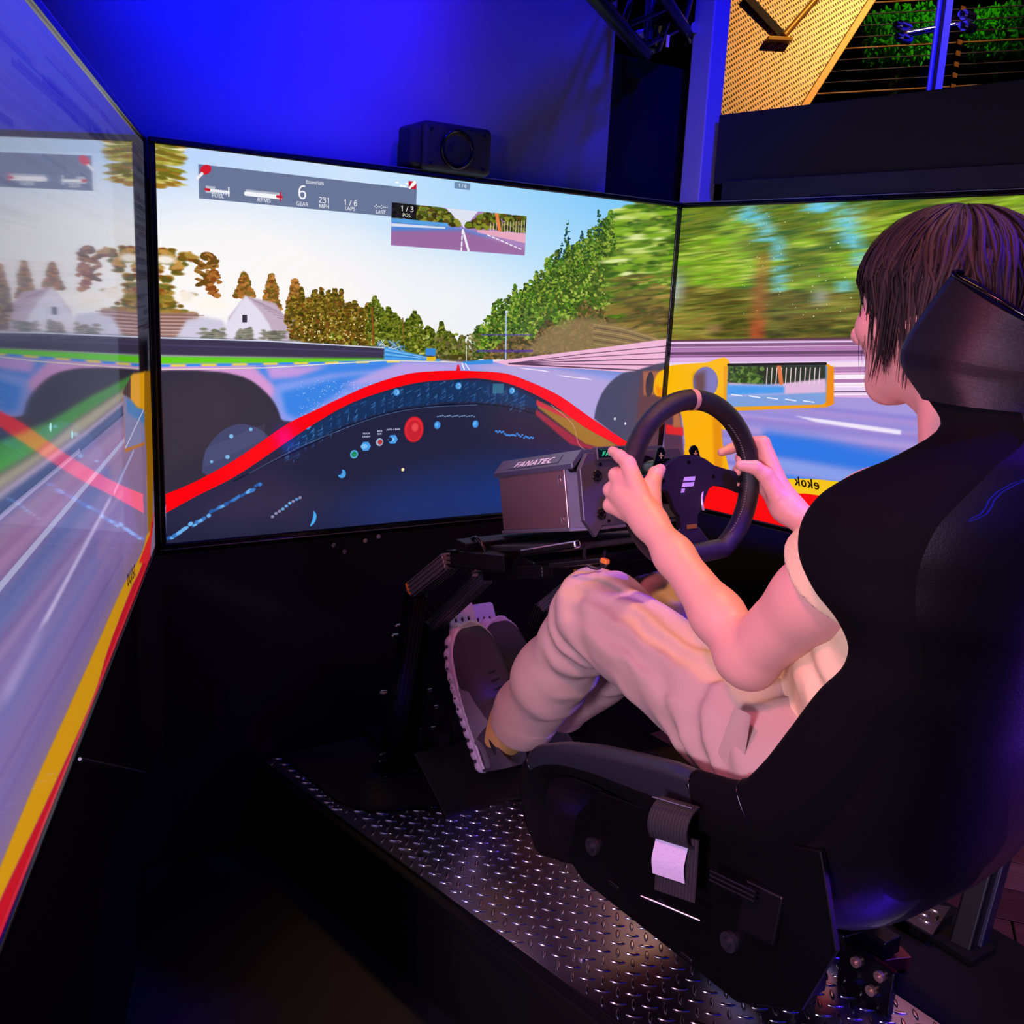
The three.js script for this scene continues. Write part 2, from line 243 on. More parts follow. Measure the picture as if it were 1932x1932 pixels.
  d.fill([[930, 682], [1040, 668], [1150, 654], [1282, 636], [1282, 710], [1100, 696], [960, 690]], '#f0b6d6', 1); for (let i = 0; i < 5; i++) d.line([[960, 686], [1100, 668 + i * 6.4], [1282, 650 + i * 13]], 3 + i * 0.5, i % 2 ? '#6a4468' : '#4e3350', 0.8);
  d.fill([[870, 682], [930, 678], [930, 686], [880, 688]], '#3a90e0', 1);
  for (const [a, b, e, f] of [[975, 694, 1030, 702], [1048, 708, 1110, 717]]) d.fill([[a, b - 1], [e, f - 3], [e + 8, f], [a + 14, b + 2]], '#f4eafc', 0.6);
  d.line([[872, 686], [876, 697]], 5, '#f8f4ff'); d.line([[878, 686], [886, 698]], 4, '#eeeaff');
  // wheels and brake disc of the car
  d.fill(d.smooth([[290, 699], [380, 699], [440, 706], [480, 722], [515, 756], [530, 790], [536, 815], [300, 960], [290, 960]]), '#33303f', 2);
  d.fill([[300, 720], [420, 720], [450, 760], [420, 840], [300, 900]], 'rgba(64,52,66,0.55)', 16);
  d.fill(d.smooth([[381, 892], [384, 862], [398, 834], [420, 812], [450, 800], [480, 805], [505, 822], [505, 840], [400, 900]]), '#43466c', 1);
  for (let i = 0; i < 44; i++) d.line([[388 + i * 2.6, 860 - i * 1.1 - 14], [386 + i * 2.6, 880 - i * 1.2]], 1.2, 'rgba(150,160,220,0.28)');
  for (const [x, y, s] of [[436, 823, 7], [473, 810, 6], [399, 871, 5], [429, 862, 7]]) d.dot(x, y, s, s, '#7ab8e8', 0.6);
  d.fill(d.smooth([[1121, 790], [1126, 765], [1140, 735], [1165, 710], [1195, 700], [1282, 697], [1282, 880], [1200, 850]]), '#464562', 2); d.fill([[1210, 702], [1282, 700], [1282, 860], [1196, 840]], '#5f3a48', 8);
  d.fill([[1213, 700], [1282, 700], [1282, 740], [1214, 746]], '#a8644a', 3); d.dot(1226, 725, 22, 52, '#3a3040', 1);
  d.fill(d.smooth([[1282, 690], [1246, 700], [1234, 722], [1236, 744], [1250, 748], [1282, 748]]), '#f7b208', 1.5); d.fill([[1236, 726], [1240, 746], [1256, 752], [1256, 738]], '#f08a08', 4);
  for (const [x, y] of [[1160, 790], [1180, 799]]) d.dot(x, y, 5, 6, '#dfeaf4', 0.6);
  // cockpit opening: dark body, carbon band, red rim
  const lower = d.smooth([[313, 968], [367, 938], [445, 898], [529, 842], [586, 804], [653, 765], [721, 739], [788, 722], [855, 716], [905, 714], [967, 726], [1035, 758], [1102, 805], [1162, 838], [1240, 884]]);
  d.fill([...lower, [1250, 900], [1250, 1000], [313, 1080]], '#242440');
  d.dot(1010, 930, 520, 130, 'rgba(20,70,190,0.55)', 90); d.dot(760, 960, 260, 90, 'rgba(34,50,120,0.6)', 60); d.dot(470, 950, 220, 70, 'rgba(74,58,84,0.5)', 50);
  d.fill(d.smooth([[530, 842], [586, 806], [653, 767], [721, 741], [788, 724], [855, 718], [930, 722], [990, 742], [1040, 780], [1010, 770], [950, 762], [870, 758], [780, 766], [720, 778], [640, 806], [600, 828], [533, 856]]), '#17325c', 1.5);
  const band = d.smooth([[540, 838], [653, 771], [788, 727], [905, 722], [985, 742]]);
  for (let i = 0; i < 430; i++) { const q = band[Math.floor(rnd() * band.length)], dy = rr(2, 40); d.line([[q[0] + rr(-6, 6), q[1] + dy], [q[0] + 5, q[1] + dy - 5]], rr(1, 3), pick(['rgba(90,160,230,0.5)', 'rgba(20,60,120,0.6)', 'rgba(90,150,220,0.3)', 'rgba(40,100,190,0.5)'])); }
  d.line(d.smooth([[440, 908], [533, 862], [600, 832], [640, 810], [720, 782], [780, 770], [870, 762], [950, 766], [1014, 782]]), 4, '#0c1630', 0.8); d.line(d.smooth([[470, 893], [560, 846], [640, 812], [720, 784], [800, 769], [900, 764]]), 2, 'rgba(130,170,230,0.5)', 0.6);
  for (const [x, y] of [[580, 803], [748, 740], [865, 728], [966, 737], [1088, 786]]) { d.dot(x, y, 13, 13, '#3a90dc', 0.6); d.dot(x + 1, y, 8, 8, '#8cc8f4', 0.6); d.dot(x, y, 4, 4, '#3a80c8'); }
  d.rect(930, 724, 950, 742, 'rgba(60,120,150,0.8)');
  d.fill([[1012, 756], [1060, 776], [1168, 842], [1150, 850], [1104, 838], [1016, 770]], '#a3722e', 2); d.fill([[1012, 772], [1104, 838], [1150, 850], [1120, 850], [1076, 838], [1010, 782]], '#9e2a44', 2); d.fill([[1012, 754], [1080, 790], [1070, 790], [1012, 764]], '#d23040', 2);  // yellow and red stripes: reflection of the right screen, painted into the picture
  d.fill([...d.smooth([[312, 932], [367, 909], [445, 866], [535, 804], [586, 778], [653, 746], [704, 724.5], [771, 705], [838, 699.5], [906, 700.5], [950, 704], [984, 714], [1051, 744], [1119, 791], [1183, 833], [1245, 866]]), ...lower.slice().reverse()], '#fe0410', 0.6);
  d.fill([[860, 701], [863, 688], [866, 688], [869, 701]], '#e01828', 0.5); d.line(d.smooth([[1040, 764], [1080, 800], [1092, 838], [1112, 852]]), 3, 'rgba(220,160,150,0.7)', 0.6);
  // dashes and dots
  for (let i = 0; i < 26; i++) { const t = i / 25; d.dot(318 + t * 172 + rr(-2, 2), 1016 - t * 102 + rr(-3, 3), rr(6, 13), rr(4, 7), pick(['#3a78c8', '#6ab0f0', '#2a5aa8']), 1.5, -0.5); }
  for (let i = 0; i < 9; i++) d.dot(514 + i * 6.5, 974 - i * 4.6 + rr(-2, 2), 6, 5, pick(['#4a90d8', '#8a8ab0', '#6aa8e8']), 1.2);
  d.fill(d.smooth([[592, 963], [597, 972], [594, 985], [585, 993], [590, 978], [592, 963]]), '#49a8f0', 1);
  for (let i = 0; i < 22; i++) d.dot(936 + i * 3.3, 815 + i * 0.5 + rr(-3, 3), 5, 4, '#3a86e0', 1); for (let i = 0; i < 16; i++) d.dot(826 + i * 4.6, 786 - (i % 3), 5, 2.4, '#6f88b8', 0.8);
  d.dot(781, 810, 40, 47, '#b01a2c', 0.8); d.dot(781, 810, 36, 43, '#e02a38', 0.8); d.dot(781, 812, 29, 35, '#c42230', 1); d.dot(783, 806, 13, 15, '#e84a50', 3);
  for (const [x, y] of [[825, 802], [897, 800]]) { d.dot(x, y, 13, 14, '#3f92e6', 0.6); d.dot(x - 1, y - 1, 6, 6, '#66b4f4', 1.5); }
  d.dot(668, 857, 15, 15, '#5aa8e0', 0.5); d.dot(668, 857, 10, 10, '#1d8a52', 0.5); d.dot(716, 834, 14, 14, '#9ab4d4', 0.5); d.dot(717, 834, 9, 9, '#b83a3a', 0.5);
  for (const [x, y] of [[690, 842], [741, 829]]) { const [a, b] = d.P(x, y); c.fillStyle = '#4a9ce8'; c.beginPath(); for (let k = 0; k < 6; k++) c.lineTo(a + 20 * Math.cos(k * 1.047), b + 18 * Math.sin(k * 1.047)); c.fill(); c.fillStyle = '#7cc0f4'; c.beginPath(); c.ellipse(a - 6, b, 13, 8, 0, 0, 7); c.fill(); }
  d.dot(736, 829, 8, 8, '#1c2a50', 0.5); d.dot(645, 894, 15, 15, '#4a9ee8', 0.5); d.dot(639, 890, 13, 12, '#26264a', 0.5);
  for (const [s, x, y] of [['TRACK', 691, 818], ['CONDY', 691, 824], ['MAG', 716, 813], ['IGN', 716, 818.5], ['AUTO / MAN', 742, 810]]) d.text(s, x, y, 9, '#cfd8ee', 'bold');
  d.dot(760, 886, 6, 6, '#ffe9a0', 1);  // yellow dot: a faint reflection in the glass, painted in
  // head-up bars
  { c.fillStyle = 'rgba(98,110,142,0.93)'; c.fillRect(124, 43, 736, 98); }
  { const q = (x, y) => d.P(x, y); c.save();
    let [a, b] = q(388, 320); c.translate(a, b); c.rotate(-0.6); c.fillStyle = '#d41c2c'; c.beginPath(); c.ellipse(0, 0, 18, 13, 0, 0, 7); c.fill(); c.strokeStyle = '#f4f0f4'; c.lineWidth = 8; c.beginPath(); c.moveTo(-16, 4); c.lineTo(-36, 8); c.stroke(); c.restore(); }
  d.text('Essentials', 594, 344, 14, '#f2f2f8');
  d.rect(388, 350, 406, 365, '#b9bccb'); d.line([[388, 357.5], [431, 363]], 8, '#f2f2f6'); d.line([[388, 357], [394, 358]], 8, '#c81e30'); for (let i = 0; i < 6; i++) d.line([[408 + i * 4.6, 357 + i * 0.6], [408 + i * 4.6, 365 + i * 0.6]], 2.4, '#eef'); d.line([[431.5, 354], [431.5, 370]], 4, '#f4f4f8');
  d.rect(463, 357, 531, 376, '#b4b8c8'); d.line([[464, 365], [529, 372]], 13, '#f6f6fa'); d.line([[529, 363], [529, 378]], 5, '#c81e30'); d.line([[523, 370.5], [531, 371.5]], 8, '#c81e30');
  d.text('FUEL', 410.5, 368.9, 17, '#eef0f6'); d.text('RPMS', 498, 377.4, 17, '#eef0f6'); d.text('6', 570, 363, 56, '#fafafc'); d.text('GEAR', 570, 384.4, 17, '#f2f2f6'); d.text('231', 612, 378, 25, '#fafafc'); d.text('MPH', 611.5, 388.9, 17, '#f2f2f6'); d.text('1 / 6', 661, 383, 25, '#fafafc'); d.text('LAPS', 660.5, 393.4, 17, '#f2f2f6'); d.text('-:--:---', 718.5, 389, 21, '#fafafc'); d.text('LAST', 718, 399.9, 17, '#f2f2f6');
  d.rect(771, 341, 785.5, 357, '#c3182a'); { const [a, b] = d.P(778, 349); c.strokeStyle = '#fff'; c.lineWidth = 7; c.beginPath(); c.moveTo(a - 10, b + 10); c.lineTo(a + 2, b - 2); c.stroke(); c.lineWidth = 12; c.beginPath(); c.moveTo(a, b); c.lineTo(a + 9, b - 9); c.stroke(); }
  for (const [x, y] of [[749, 344], [757, 350], [763, 351], [768, 346]]) d.dot(x, y, 6, 3, '#ffffff', 0.6);
  d.rect(857.5, 342.5, 887, 358.5, 'rgba(104,134,168,0.9)'); d.text('1 / 6', 872.5, 350.5, 17, '#f4f6fa');
  // rear-view inset
  { const [x0, y0] = d.P(739, 381.5), [x1, y1] = d.P(990, 482); const w = x1 - x0, h = y1 - y0; c.save(); c.beginPath(); c.rect(x0, y0, w, h); c.clip(); c.translate(x0, y0);
    c.fillStyle = '#a882bc'; c.fillRect(0, 0, w, h); c.fillStyle = '#4f86d8'; c.filter = 'blur(4px)'; c.beginPath(); c.moveTo(0, h * 0.36); c.lineTo(w * 0.52, h * 0.46); c.lineTo(w * 0.75, h * 0.62); c.lineTo(0, h * 0.7); c.fill(); c.fillStyle = '#9a6aa0'; c.beginPath(); c.moveTo(0, h * 0.66); c.lineTo(w * 0.5, h * 0.5); c.lineTo(w, h * 0.84); c.lineTo(w, h); c.lineTo(0, h); c.fill();
    c.filter = 'none'; c.fillStyle = '#dfe2f0'; c.beginPath(); c.moveTo(w * 0.38, 0); c.lineTo(w * 0.62, 0); c.lineTo(w * 0.52, h * 0.44); c.fill();
    for (let i = 0; i < 420; i++) { const l = rnd() < 0.5, t = rnd(), x = l ? t * w * 0.48 : w - t * w * 0.46, edge = l ? Math.max(0, (t - 0.72) * 1.2) : Math.max(0, (t - 0.7) * 1.2), y = h * rr(edge, 0.40); c.fillStyle = pick(['#4a5a14', '#2e3a10', '#6a7a20', '#8a8a2c', '#3a3410', '#5a4a18']); c.beginPath(); c.ellipse(x, y, rr(6, 16), rr(4, 9), 0, 0, 7); c.fill(); }
    c.fillStyle = '#5aa0e0'; c.fillRect(0, h * 0.36, w * 0.40, h * 0.09); c.fillStyle = '#d8dcec'; c.beginPath(); c.moveTo(0, h * 0.48); c.lineTo(w * 0.38, h * 0.46); c.lineTo(w * 0.38, h * 0.5); c.lineTo(0, h * 0.56); c.fill();
    c.fillStyle = '#e8a8c0'; c.beginPath(); c.moveTo(w * 0.62, h * 0.45); c.lineTo(w, h * 0.44); c.lineTo(w, h * 0.68); c.lineTo(w * 0.62, h * 0.52); c.fill(); c.strokeStyle = '#f0d0d0'; c.lineWidth = 2.5; for (let i = 0; i < 13; i++) { const x = w * (0.72 + i * 0.022); c.beginPath(); c.moveTo(x, h * (0.26 - i * 0.012)); c.lineTo(x, h * 0.46); c.stroke(); } c.strokeStyle = '#e8824a'; c.lineWidth = 14; c.beginPath(); c.moveTo(w * 0.76, 0); c.lineTo(w * 0.79, h * 0.4); c.stroke();
    c.strokeStyle = '#f4f0fa'; c.lineWidth = 9; c.beginPath(); c.moveTo(w * 0.512, h * 0.5); c.lineTo(w * 0.56, h); c.stroke(); c.setLineDash([12, 8]); c.lineWidth = 6; c.beginPath(); c.moveTo(w * 0.508, h * 0.5); c.lineTo(w * 0.505, h); c.stroke(); c.lineWidth = 4; c.beginPath(); c.moveTo(w * 0.7, h * 0.56); c.lineTo(w * 0.98, h * 0.86); c.stroke(); c.restore(); }
  { const [x0, y0] = d.P(739, 381.5), [x1, y1] = d.P(785.5, 414); c.fillStyle = 'rgba(16,14,20,0.86)'; c.fillRect(x0, y0, x1 - x0, y1 - y0); } d.text('1 / 3', 768, 394, 26, '#f6f4ee'); d.text('POS.', 768, 406, 17, '#f0f0ea');
});
const artL = canvasTex(CW, CH, (c) => {
  const d = panel('L', c); srand(202);
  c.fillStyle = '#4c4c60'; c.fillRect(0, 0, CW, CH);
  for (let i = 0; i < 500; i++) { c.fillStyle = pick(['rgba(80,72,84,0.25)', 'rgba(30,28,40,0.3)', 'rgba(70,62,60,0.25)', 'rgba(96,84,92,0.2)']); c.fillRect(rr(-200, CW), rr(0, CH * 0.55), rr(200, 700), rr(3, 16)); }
  d.fill([[-120, 640], [278, 640], [282, 1000], [-120, 1000]], '#0c0b12', 10);
  const sides = (a, b, col, bl = 3) => d.fill([...a, ...b.slice().reverse()], col, bl);
  const e0 = [[-60, 862], [0, 832], [87, 797], [174, 745], [254, 705]], e1 = [[-60, 926], [0, 895], [72, 850], [145, 792], [236, 732]], e2 = [[-60, 962], [0, 926], [90, 862], [160, 812], [236, 752]], e3 = [[-60, 978], [0, 944], [90, 878], [160, 824], [236, 762]], e4 = [[-60, 1010], [0, 974], [100, 892], [170, 836], [236, 780]];
  d.fill([...e4, [290, 740], [292, 1060], [0, 1830], [-80, 1900]], '#93769c');
  sides(e0, e1, '#3f9a22', 4); d.line(e0.map(([x, y]) => [x, y + 14]), 16, 'rgba(30,90,30,0.5)', 8); sides(e1, e2, '#a9a083', 5); sides(e2, e3, '#d8b8cc', 4); sides(e3, e4, '#4f6cae', 8);
  d.fill([[-60, 1080], [0, 1030], [236, 800], [244, 840], [0, 1120], [-60, 1180]], 'rgba(176,128,176,0.8)', 16);
  d.fill([[-60, 1160], [0, 1118], [200, 880], [215, 905], [0, 1200], [-60, 1260]], 'rgba(66,100,180,0.75)', 18);
  d.fill([[-60, 1260], [0, 1200], [215, 905], [240, 900], [262, 1010], [0, 1560], [-60, 1640]], 'rgba(150,124,186,0.85)', 20);
  d.fill([[-60, 1420], [0, 1330], [180, 1020], [190, 1060], [0, 1400], [-60, 1500]], 'rgba(90,110,190,0.45)', 24); d.fill([[-60, 1650], [0, 1500], [200, 1080], [215, 1110], [0, 1600]], 'rgba(120,104,170,0.5)', 20);
  for (let i = 0; i < 60; i++) { const t = rnd(), x0 = -40, y0 = 1000 + t * 620; d.line([[x0, y0], [232, 790 + t * 300]], rr(3, 12), pick(['rgba(200,170,210,0.16)', 'rgba(70,60,130,0.14)', 'rgba(90,120,200,0.14)']), 5); }
  d.line([[-60, 1172], [0, 1107], [120, 965], [236, 828]], 12, '#b7b4dc', 2); d.line([[-60, 1020], [0, 976], [150, 850]], 8, 'rgba(200,190,230,0.6)', 3); d.fill([[70, 1190], [205, 940], [212, 938], [90, 1170]], '#cfc0ee', 3); d.line([[215, 930], [252, 850]], 12, '#b0a8dc', 2); d.fill([[-10, 1330], [70, 1190], [90, 1172], [20, 1310]], 'rgba(190,176,230,0.7)', 8);
  for (const [x, y] of [[95, 806], [136, 820]]) d.dot(x, y, 10, 7, '#a8f0e0', 1.5);
  // mirror on its arm
  d.fill([[232, 748], [236, 850], [272, 837], [272, 720], [246, 720]], '#8a8ab8', 2); d.fill([[238, 752], [272, 770], [272, 800], [240, 778]], '#4a88c8', 4); d.line([[236, 846], [272, 770]], 6, '#d8d0f0', 2);
  d.fill([[230, 742], [246, 712], [246, 752]], '#4a3224', 2); d.line([[232, 744], [236, 850], [272, 837]], 9, '#c87a2c', 1.5);
  d.fill([[246, 709], [252, 704], [274, 701], [274, 773], [258, 768], [246, 752]], '#f8ae06', 2); d.fill([[272, 700], [292, 700], [290, 790], [287, 1010], [279, 1010], [276, 850], [272, 800]], '#a8700e', 2); d.line([[279, 1010], [276, 900]], 6, '#d8a860', 2);
  // cockpit side
  const y0 = d.smooth([[276, 1010], [268, 1040], [248, 1080], [232, 1106], [190, 1200], [150, 1290], [60, 1490], [0, 1636], [-60, 1790]]), y1 = d.smooth([[284, 1000], [276, 1040], [262, 1080], [246, 1114], [205, 1222], [170, 1330], [80, 1530], [0, 1700], [-60, 1850]]), y2 = d.smooth([[292, 960], [284, 1030], [282, 1060], [264, 1112], [222, 1222], [183, 1330], [75, 1602], [0, 1792], [-60, 1950]]);
  sides(y0, y1, '#e2a118', 1.5); sides(y1, y2, '#d21a2c', 1.5); d.fill([[288, 965], [282, 1010], [270, 1040], [262, 1062], [276, 1062], [284, 1040]], '#f02c30', 2);
  { c.save(); const [a, b] = d.P(254, 1079), [e, f] = d.P(240, 1100); c.translate((a + e) / 2, (b + f) / 2); c.rotate(Math.atan2(f - b, e - a)); c.scale(-1, 1); c.fillStyle = '#241006'; c.font = 'italic bold 60px sans-serif'; c.textAlign = 'center'; c.textBaseline = 'middle'; c.fillText('orkec', 0, 0); c.restore(); }
});
const artR = canvasTex(CW, CH, (c) => {
  const d = panel('R', c); srand(303);
  c.fillStyle = '#6f7a26'; c.fillRect(0, 0, CW, CH);
  const vb = CH * 0.47;
  for (let i = 0; i < 6000; i++) { const y = Math.pow(rnd(), 0.9) * vb, x = rr(-100, CW), lo = y / vb, k = fbm(x * 0.007, y * 0.014, 4, 3) * 1.15;
    c.fillStyle = lo < 0.55 ? (k > 0.55 ? pick(['#7cb814', '#a4c832', '#5a9a10', '#c8d860', '#88a828']) : pick(['#4a6a14', '#6a7a1c', '#3a5410', '#8a8a30', '#2c5a2c', '#74901c'])) : (k > 0.55 ? pick(['#9a8a34', '#b0a048', '#7a7a28', '#8a6a2c']) : pick(['#5a5018', '#443c14', '#6a5a20', '#7a6024', '#34400f']));
    c.globalAlpha = rr(0.35, 0.8); c.beginPath(); c.ellipse(x, y, rr(8, 60), rr(1.5, 6.5), -0.1, 0, 7); c.fill(); }
  c.globalAlpha = 1; c.filter = 'none';
  for (let i = 0; i < 620; i++) { const [cx, cy, w, h] = pick([[1410, 400, 40, 22], [1440, 430, 24, 26], [1590, 408, 56, 26], [1466, 470, 15, 24], [1468, 528, 15, 26], [1600, 440, 22, 26], [1618, 470, 10, 30], [1590, 540, 10, 8], [1545, 392, 40, 8]]); d.dot(cx + w * rr(-1, 1) * rnd(), cy + h * rr(-1, 1), rr(3, 13), rr(2, 6), pick(['#5ec4f0', '#8ad4f4', '#4ab4ec', '#a8e4f8', '#6cd0d8']), 3); }
  for (let i = 0; i < 90; i++) d.dot(rr(1400, 1620), rr(400, 640), rr(1, 4), rr(1, 2.4), pick(['#f0ffd8', '#d8f4c0', '#fff8e0', '#b8f4f0']), 1);
  for (let i = 0; i < 60; i++) { const x = rr(1300, 1640); d.dot(x, rr(600, 640), rr(8, 26), rr(5, 9), pick(['#3a3c0c', '#4c4a14', '#6a6420', '#2c300a']), 2); }
  d.fill([[1432, 480], [1448, 480], [1436, 640], [1412, 640]], 'rgba(176,84,44,0.65)', 8); d.fill([[1424, 604], [1432, 604], [1433, 640], [1423, 640]], '#e0402c', 2); d.dot(1545, 560, 26, 34, 'rgba(176,184,190,0.8)', 12); d.dot(1278, 545, 30, 70, 'rgba(190,206,210,0.7)', 14); d.dot(1345, 620, 40, 20, 'rgba(190,130,110,0.5)', 10);
  { // the game smears what rushes past: average a few sideways copies
    const k = Object.assign(document.createElement('canvas'), { width: CW, height: CH }); k.getContext('2d').drawImage(c.canvas, 0, 0);
    for (let i = 1; i <= 7; i++) { c.globalAlpha = 1 / (i + 1); c.drawImage(k, (i % 2 ? 1 : -1) * Math.ceil(i / 2) * 8, (i % 2 ? -1 : 1) * Math.ceil(i / 2)); } c.globalAlpha = 1; }
  for (let i = 0; i < 60; i++) d.dot(rr(1400, 1620), rr(400, 600), rr(1, 3), rr(1, 2), pick(['#f0ffd8', '#d8f4c0', '#fff8e0', '#b8f4f0']), 0);
  // barrier streaks
  d.fill([[1240, 642], [1650, 636], [2100, 630], [2100, 760], [1650, 752], [1240, 748]], '#dcaee0');
  for (let i = 0; i < 46; i++) { const y = rr(642, 748); d.line([[1240, y + 2], [1700, y - 2], [2100, y - 6]], rr(4, 16), pick(['#f8dcf0', '#ead0f4', '#8a5a88', '#6a466c', '#f4c4e4', '#fbeef8', '#b078b0']), 2.5); }
  d.line([[1240, 643], [1700, 637], [2100, 630]], 8, '#5a3a44', 2);
  // road
  d.fill([[1240, 742], [1700, 752], [2100, 760], [2100, 1300], [1240, 1300]], '#a596da');
  for (let i = 0; i < 170; i++) { const y = rr(752, 1000); d.line([[1240, y - 14], [1700, y + 34], [2100, y + 74]], rr(6, 26), pick(['rgba(150,140,220,0.5)', 'rgba(120,110,200,0.4)', 'rgba(176,160,226,0.5)', 'rgba(100,120,214,0.35)', 'rgba(190,150,210,0.35)']), 5); }
  d.fill([[1440, 812], [1540, 826], [1700, 860], [1700, 904], [1560, 880], [1440, 860]], '#2f76e4', 14); d.fill([[1440, 862], [1700, 905], [1700, 930], [1440, 880]], '#86a0ec', 10); d.fill([[1450, 890], [1700, 930], [1700, 950], [1450, 906]], '#2f80ea', 8);
  d.fill([[1498, 784], [1560, 792], [1700, 812], [1700, 820], [1640, 812], [1540, 796]], '#f2e8fb', 2);
  // mirror pod, arm and cockpit side
  d.fill(d.smooth([[1236, 700], [1262, 690], [1330, 684], [1376, 683], [1376, 800], [1340, 800], [1240, 760]]), '#fbb908', 1);
  d.fill(d.smooth([[1262, 760], [1284, 780], [1292, 830], [1296, 900], [1372, 900], [1362, 830], [1362, 780], [1370, 740]]), '#fbb004', 1); d.fill([[1344, 770], [1362, 780], [1364, 900], [1348, 900]], 'rgba(220,130,10,0.7)', 5);
  d.fill([[1252, 760], [1284, 780], [1294, 900], [1252, 900]], '#553450', 3); d.fill([[1256, 800], [1288, 806], [1290, 822], [1256, 818]], '#e0282e', 2); d.fill([[1270, 770], [1282, 780], [1286, 806], [1270, 806]], '#b06a48', 3);
  d.dot(1331, 721, 62, 62, '#8078b8', 1); d.fill([[1309, 706], [1331, 698], [1331, 740], [1312, 740]], '#6a4a50', 8);
  d.fill([[1365, 690], [1560, 686], [1573, 692], [1573, 762], [1560, 768], [1365, 776]], '#f0a012', 1); d.fill([[1374, 689], [1556, 687], [1562, 692], [1560, 758], [1552, 763], [1370, 768]], '#7ea0dc', 1);
  d.fill([[1374, 690], [1558, 688], [1558, 722], [1374, 728]], '#2c3424', 2); for (let i = 0; i < 90; i++) d.dot(rr(1376, 1440), rr(692, 722), rr(6, 14), rr(5, 9), pick(['#4a6a2c', '#2c4a1c', '#6a8a3c', '#38501e']), 1); d.fill([[1374, 722], [1450, 726], [1558, 714], [1558, 740], [1374, 748]], '#e0b8dc', 2); d.fill([[1372, 726], [1480, 728], [1480, 742], [1372, 746]], '#4a9aec', 4);
  for (let i = 0; i < 12; i++) d.line([[1448 + i * 9, 694], [1446 + i * 9, 724]], 4, '#e8d4dc', 0.6); d.line([[1470, 690], [1474, 722]], 18, '#e07a4a', 1.5); for (let i = 0; i < 5; i++) d.line([[1380 + i * 34, 744 + i * 3], [1400 + i * 34, 747 + i * 3]], 4, '#f4f4ff', 0.6); d.line([[1374, 688], [1558, 686]], 10, '#1c1a14', 1);
  d.fill([[1562, 692], [1573, 692], [1573, 762], [1558, 766]], '#f08a12', 1.5);
  d.fill(d.smooth([[1240, 852], [1270, 862], [1360, 905], [1440, 902], [1470, 903], [1560, 906], [1700, 930], [2100, 1010]]).concat([[2100, 1300], [1240, 1300]]), '#f6c41c', 1);
  d.fill(d.smooth([[1240, 862], [1280, 880], [1360, 912], [1440, 912], [1500, 930], [1540, 934], [1700, 962], [2100, 1056]]).concat([[2100, 1400], [1240, 1300]]), '#fb0c10', 1);
  { c.save(); const [a, b] = d.P(1524, 912); c.translate(a, b); c.scale(-1, 1); c.fillStyle = '#221004'; c.font = 'italic bold 46px sans-serif'; c.textAlign = 'center'; c.textBaseline = 'middle'; c.fillText('ekok', 0, 0); c.restore(); }
});
function television(label, art, pos, ry, glow, gloss) {
  const t = thing('television', label, 'television', [pos.x, pos.y, pos.z]); t.rotation.y = ry;
  const e = 0.011, dz = 0.045;
  const scr = mesh('screen', new THREE.PlaneGeometry(TVW, TVH).translate(TVW / 2, TVH / 2, 0), new THREE.MeshPhysicalMaterial({ color: 0x020203, roughness: gloss ? 0.05 : 0.16, ior: 1.5, specularIntensity: gloss ? 1 : 0.45, clearcoat: gloss, clearcoatRoughness: 0.03, emissive: 0xffffff, emissiveMap: art, emissiveIntensity: 1 }), t);
  scr.castShadow = false;
  const fr = (g) => mesh('bezel', g, mBlackGloss, t);
  fr(rbox(TVW + 2 * e, e, dz, 0.003, TVW / 2, TVH + e / 2, -dz / 2 + 0.004)); fr(rbox(TVW + 2 * e, e, dz, 0.003, TVW / 2, -e / 2, -dz / 2 + 0.004));
  fr(rbox(e, TVH, dz, 0.003, -e / 2, TVH / 2, -dz / 2 + 0.004)); fr(rbox(e, TVH, dz, 0.003, TVW + e / 2, TVH / 2, -dz / 2 + 0.004));
  for (const y of [TVH + e + 0.0008, -e - 0.0008]) mesh('edge_trim', box(TVW + 2 * e, 0.0016, 0.008, TVW / 2, y, -0.002), mAlu, t);
  mesh('back_cover', rbox(TVW, TVH, 0.03, 0.01, TVW / 2, TVH / 2, -0.033), mBlackMatte, t);
  const l = new THREE.RectAreaLight(glow[0], glow[1], TVW * 0.94, TVH * 0.94); l.name = 'screen_light'; l.position.set(TVW / 2, TVH / 2, 0.004); l.rotation.y = Math.PI; t.add(l);
  return t;
}
const nL = V(Math.sin(AL), 0, Math.cos(AL));
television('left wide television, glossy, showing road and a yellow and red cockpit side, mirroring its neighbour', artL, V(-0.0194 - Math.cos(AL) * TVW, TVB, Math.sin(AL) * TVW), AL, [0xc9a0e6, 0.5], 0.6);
television('middle wide television showing the race track, red cockpit rim and grey gauge bar', artC, V(0, TVB, 0), 0, [0xb9c8f4, 0.12], 0);
television('right wide television behind the driver, showing green trees and a yellow wing mirror', artR, V(TVW + 0.0166, TVB, 0), -AR, [0xe0c0d8, 0.4], 0);

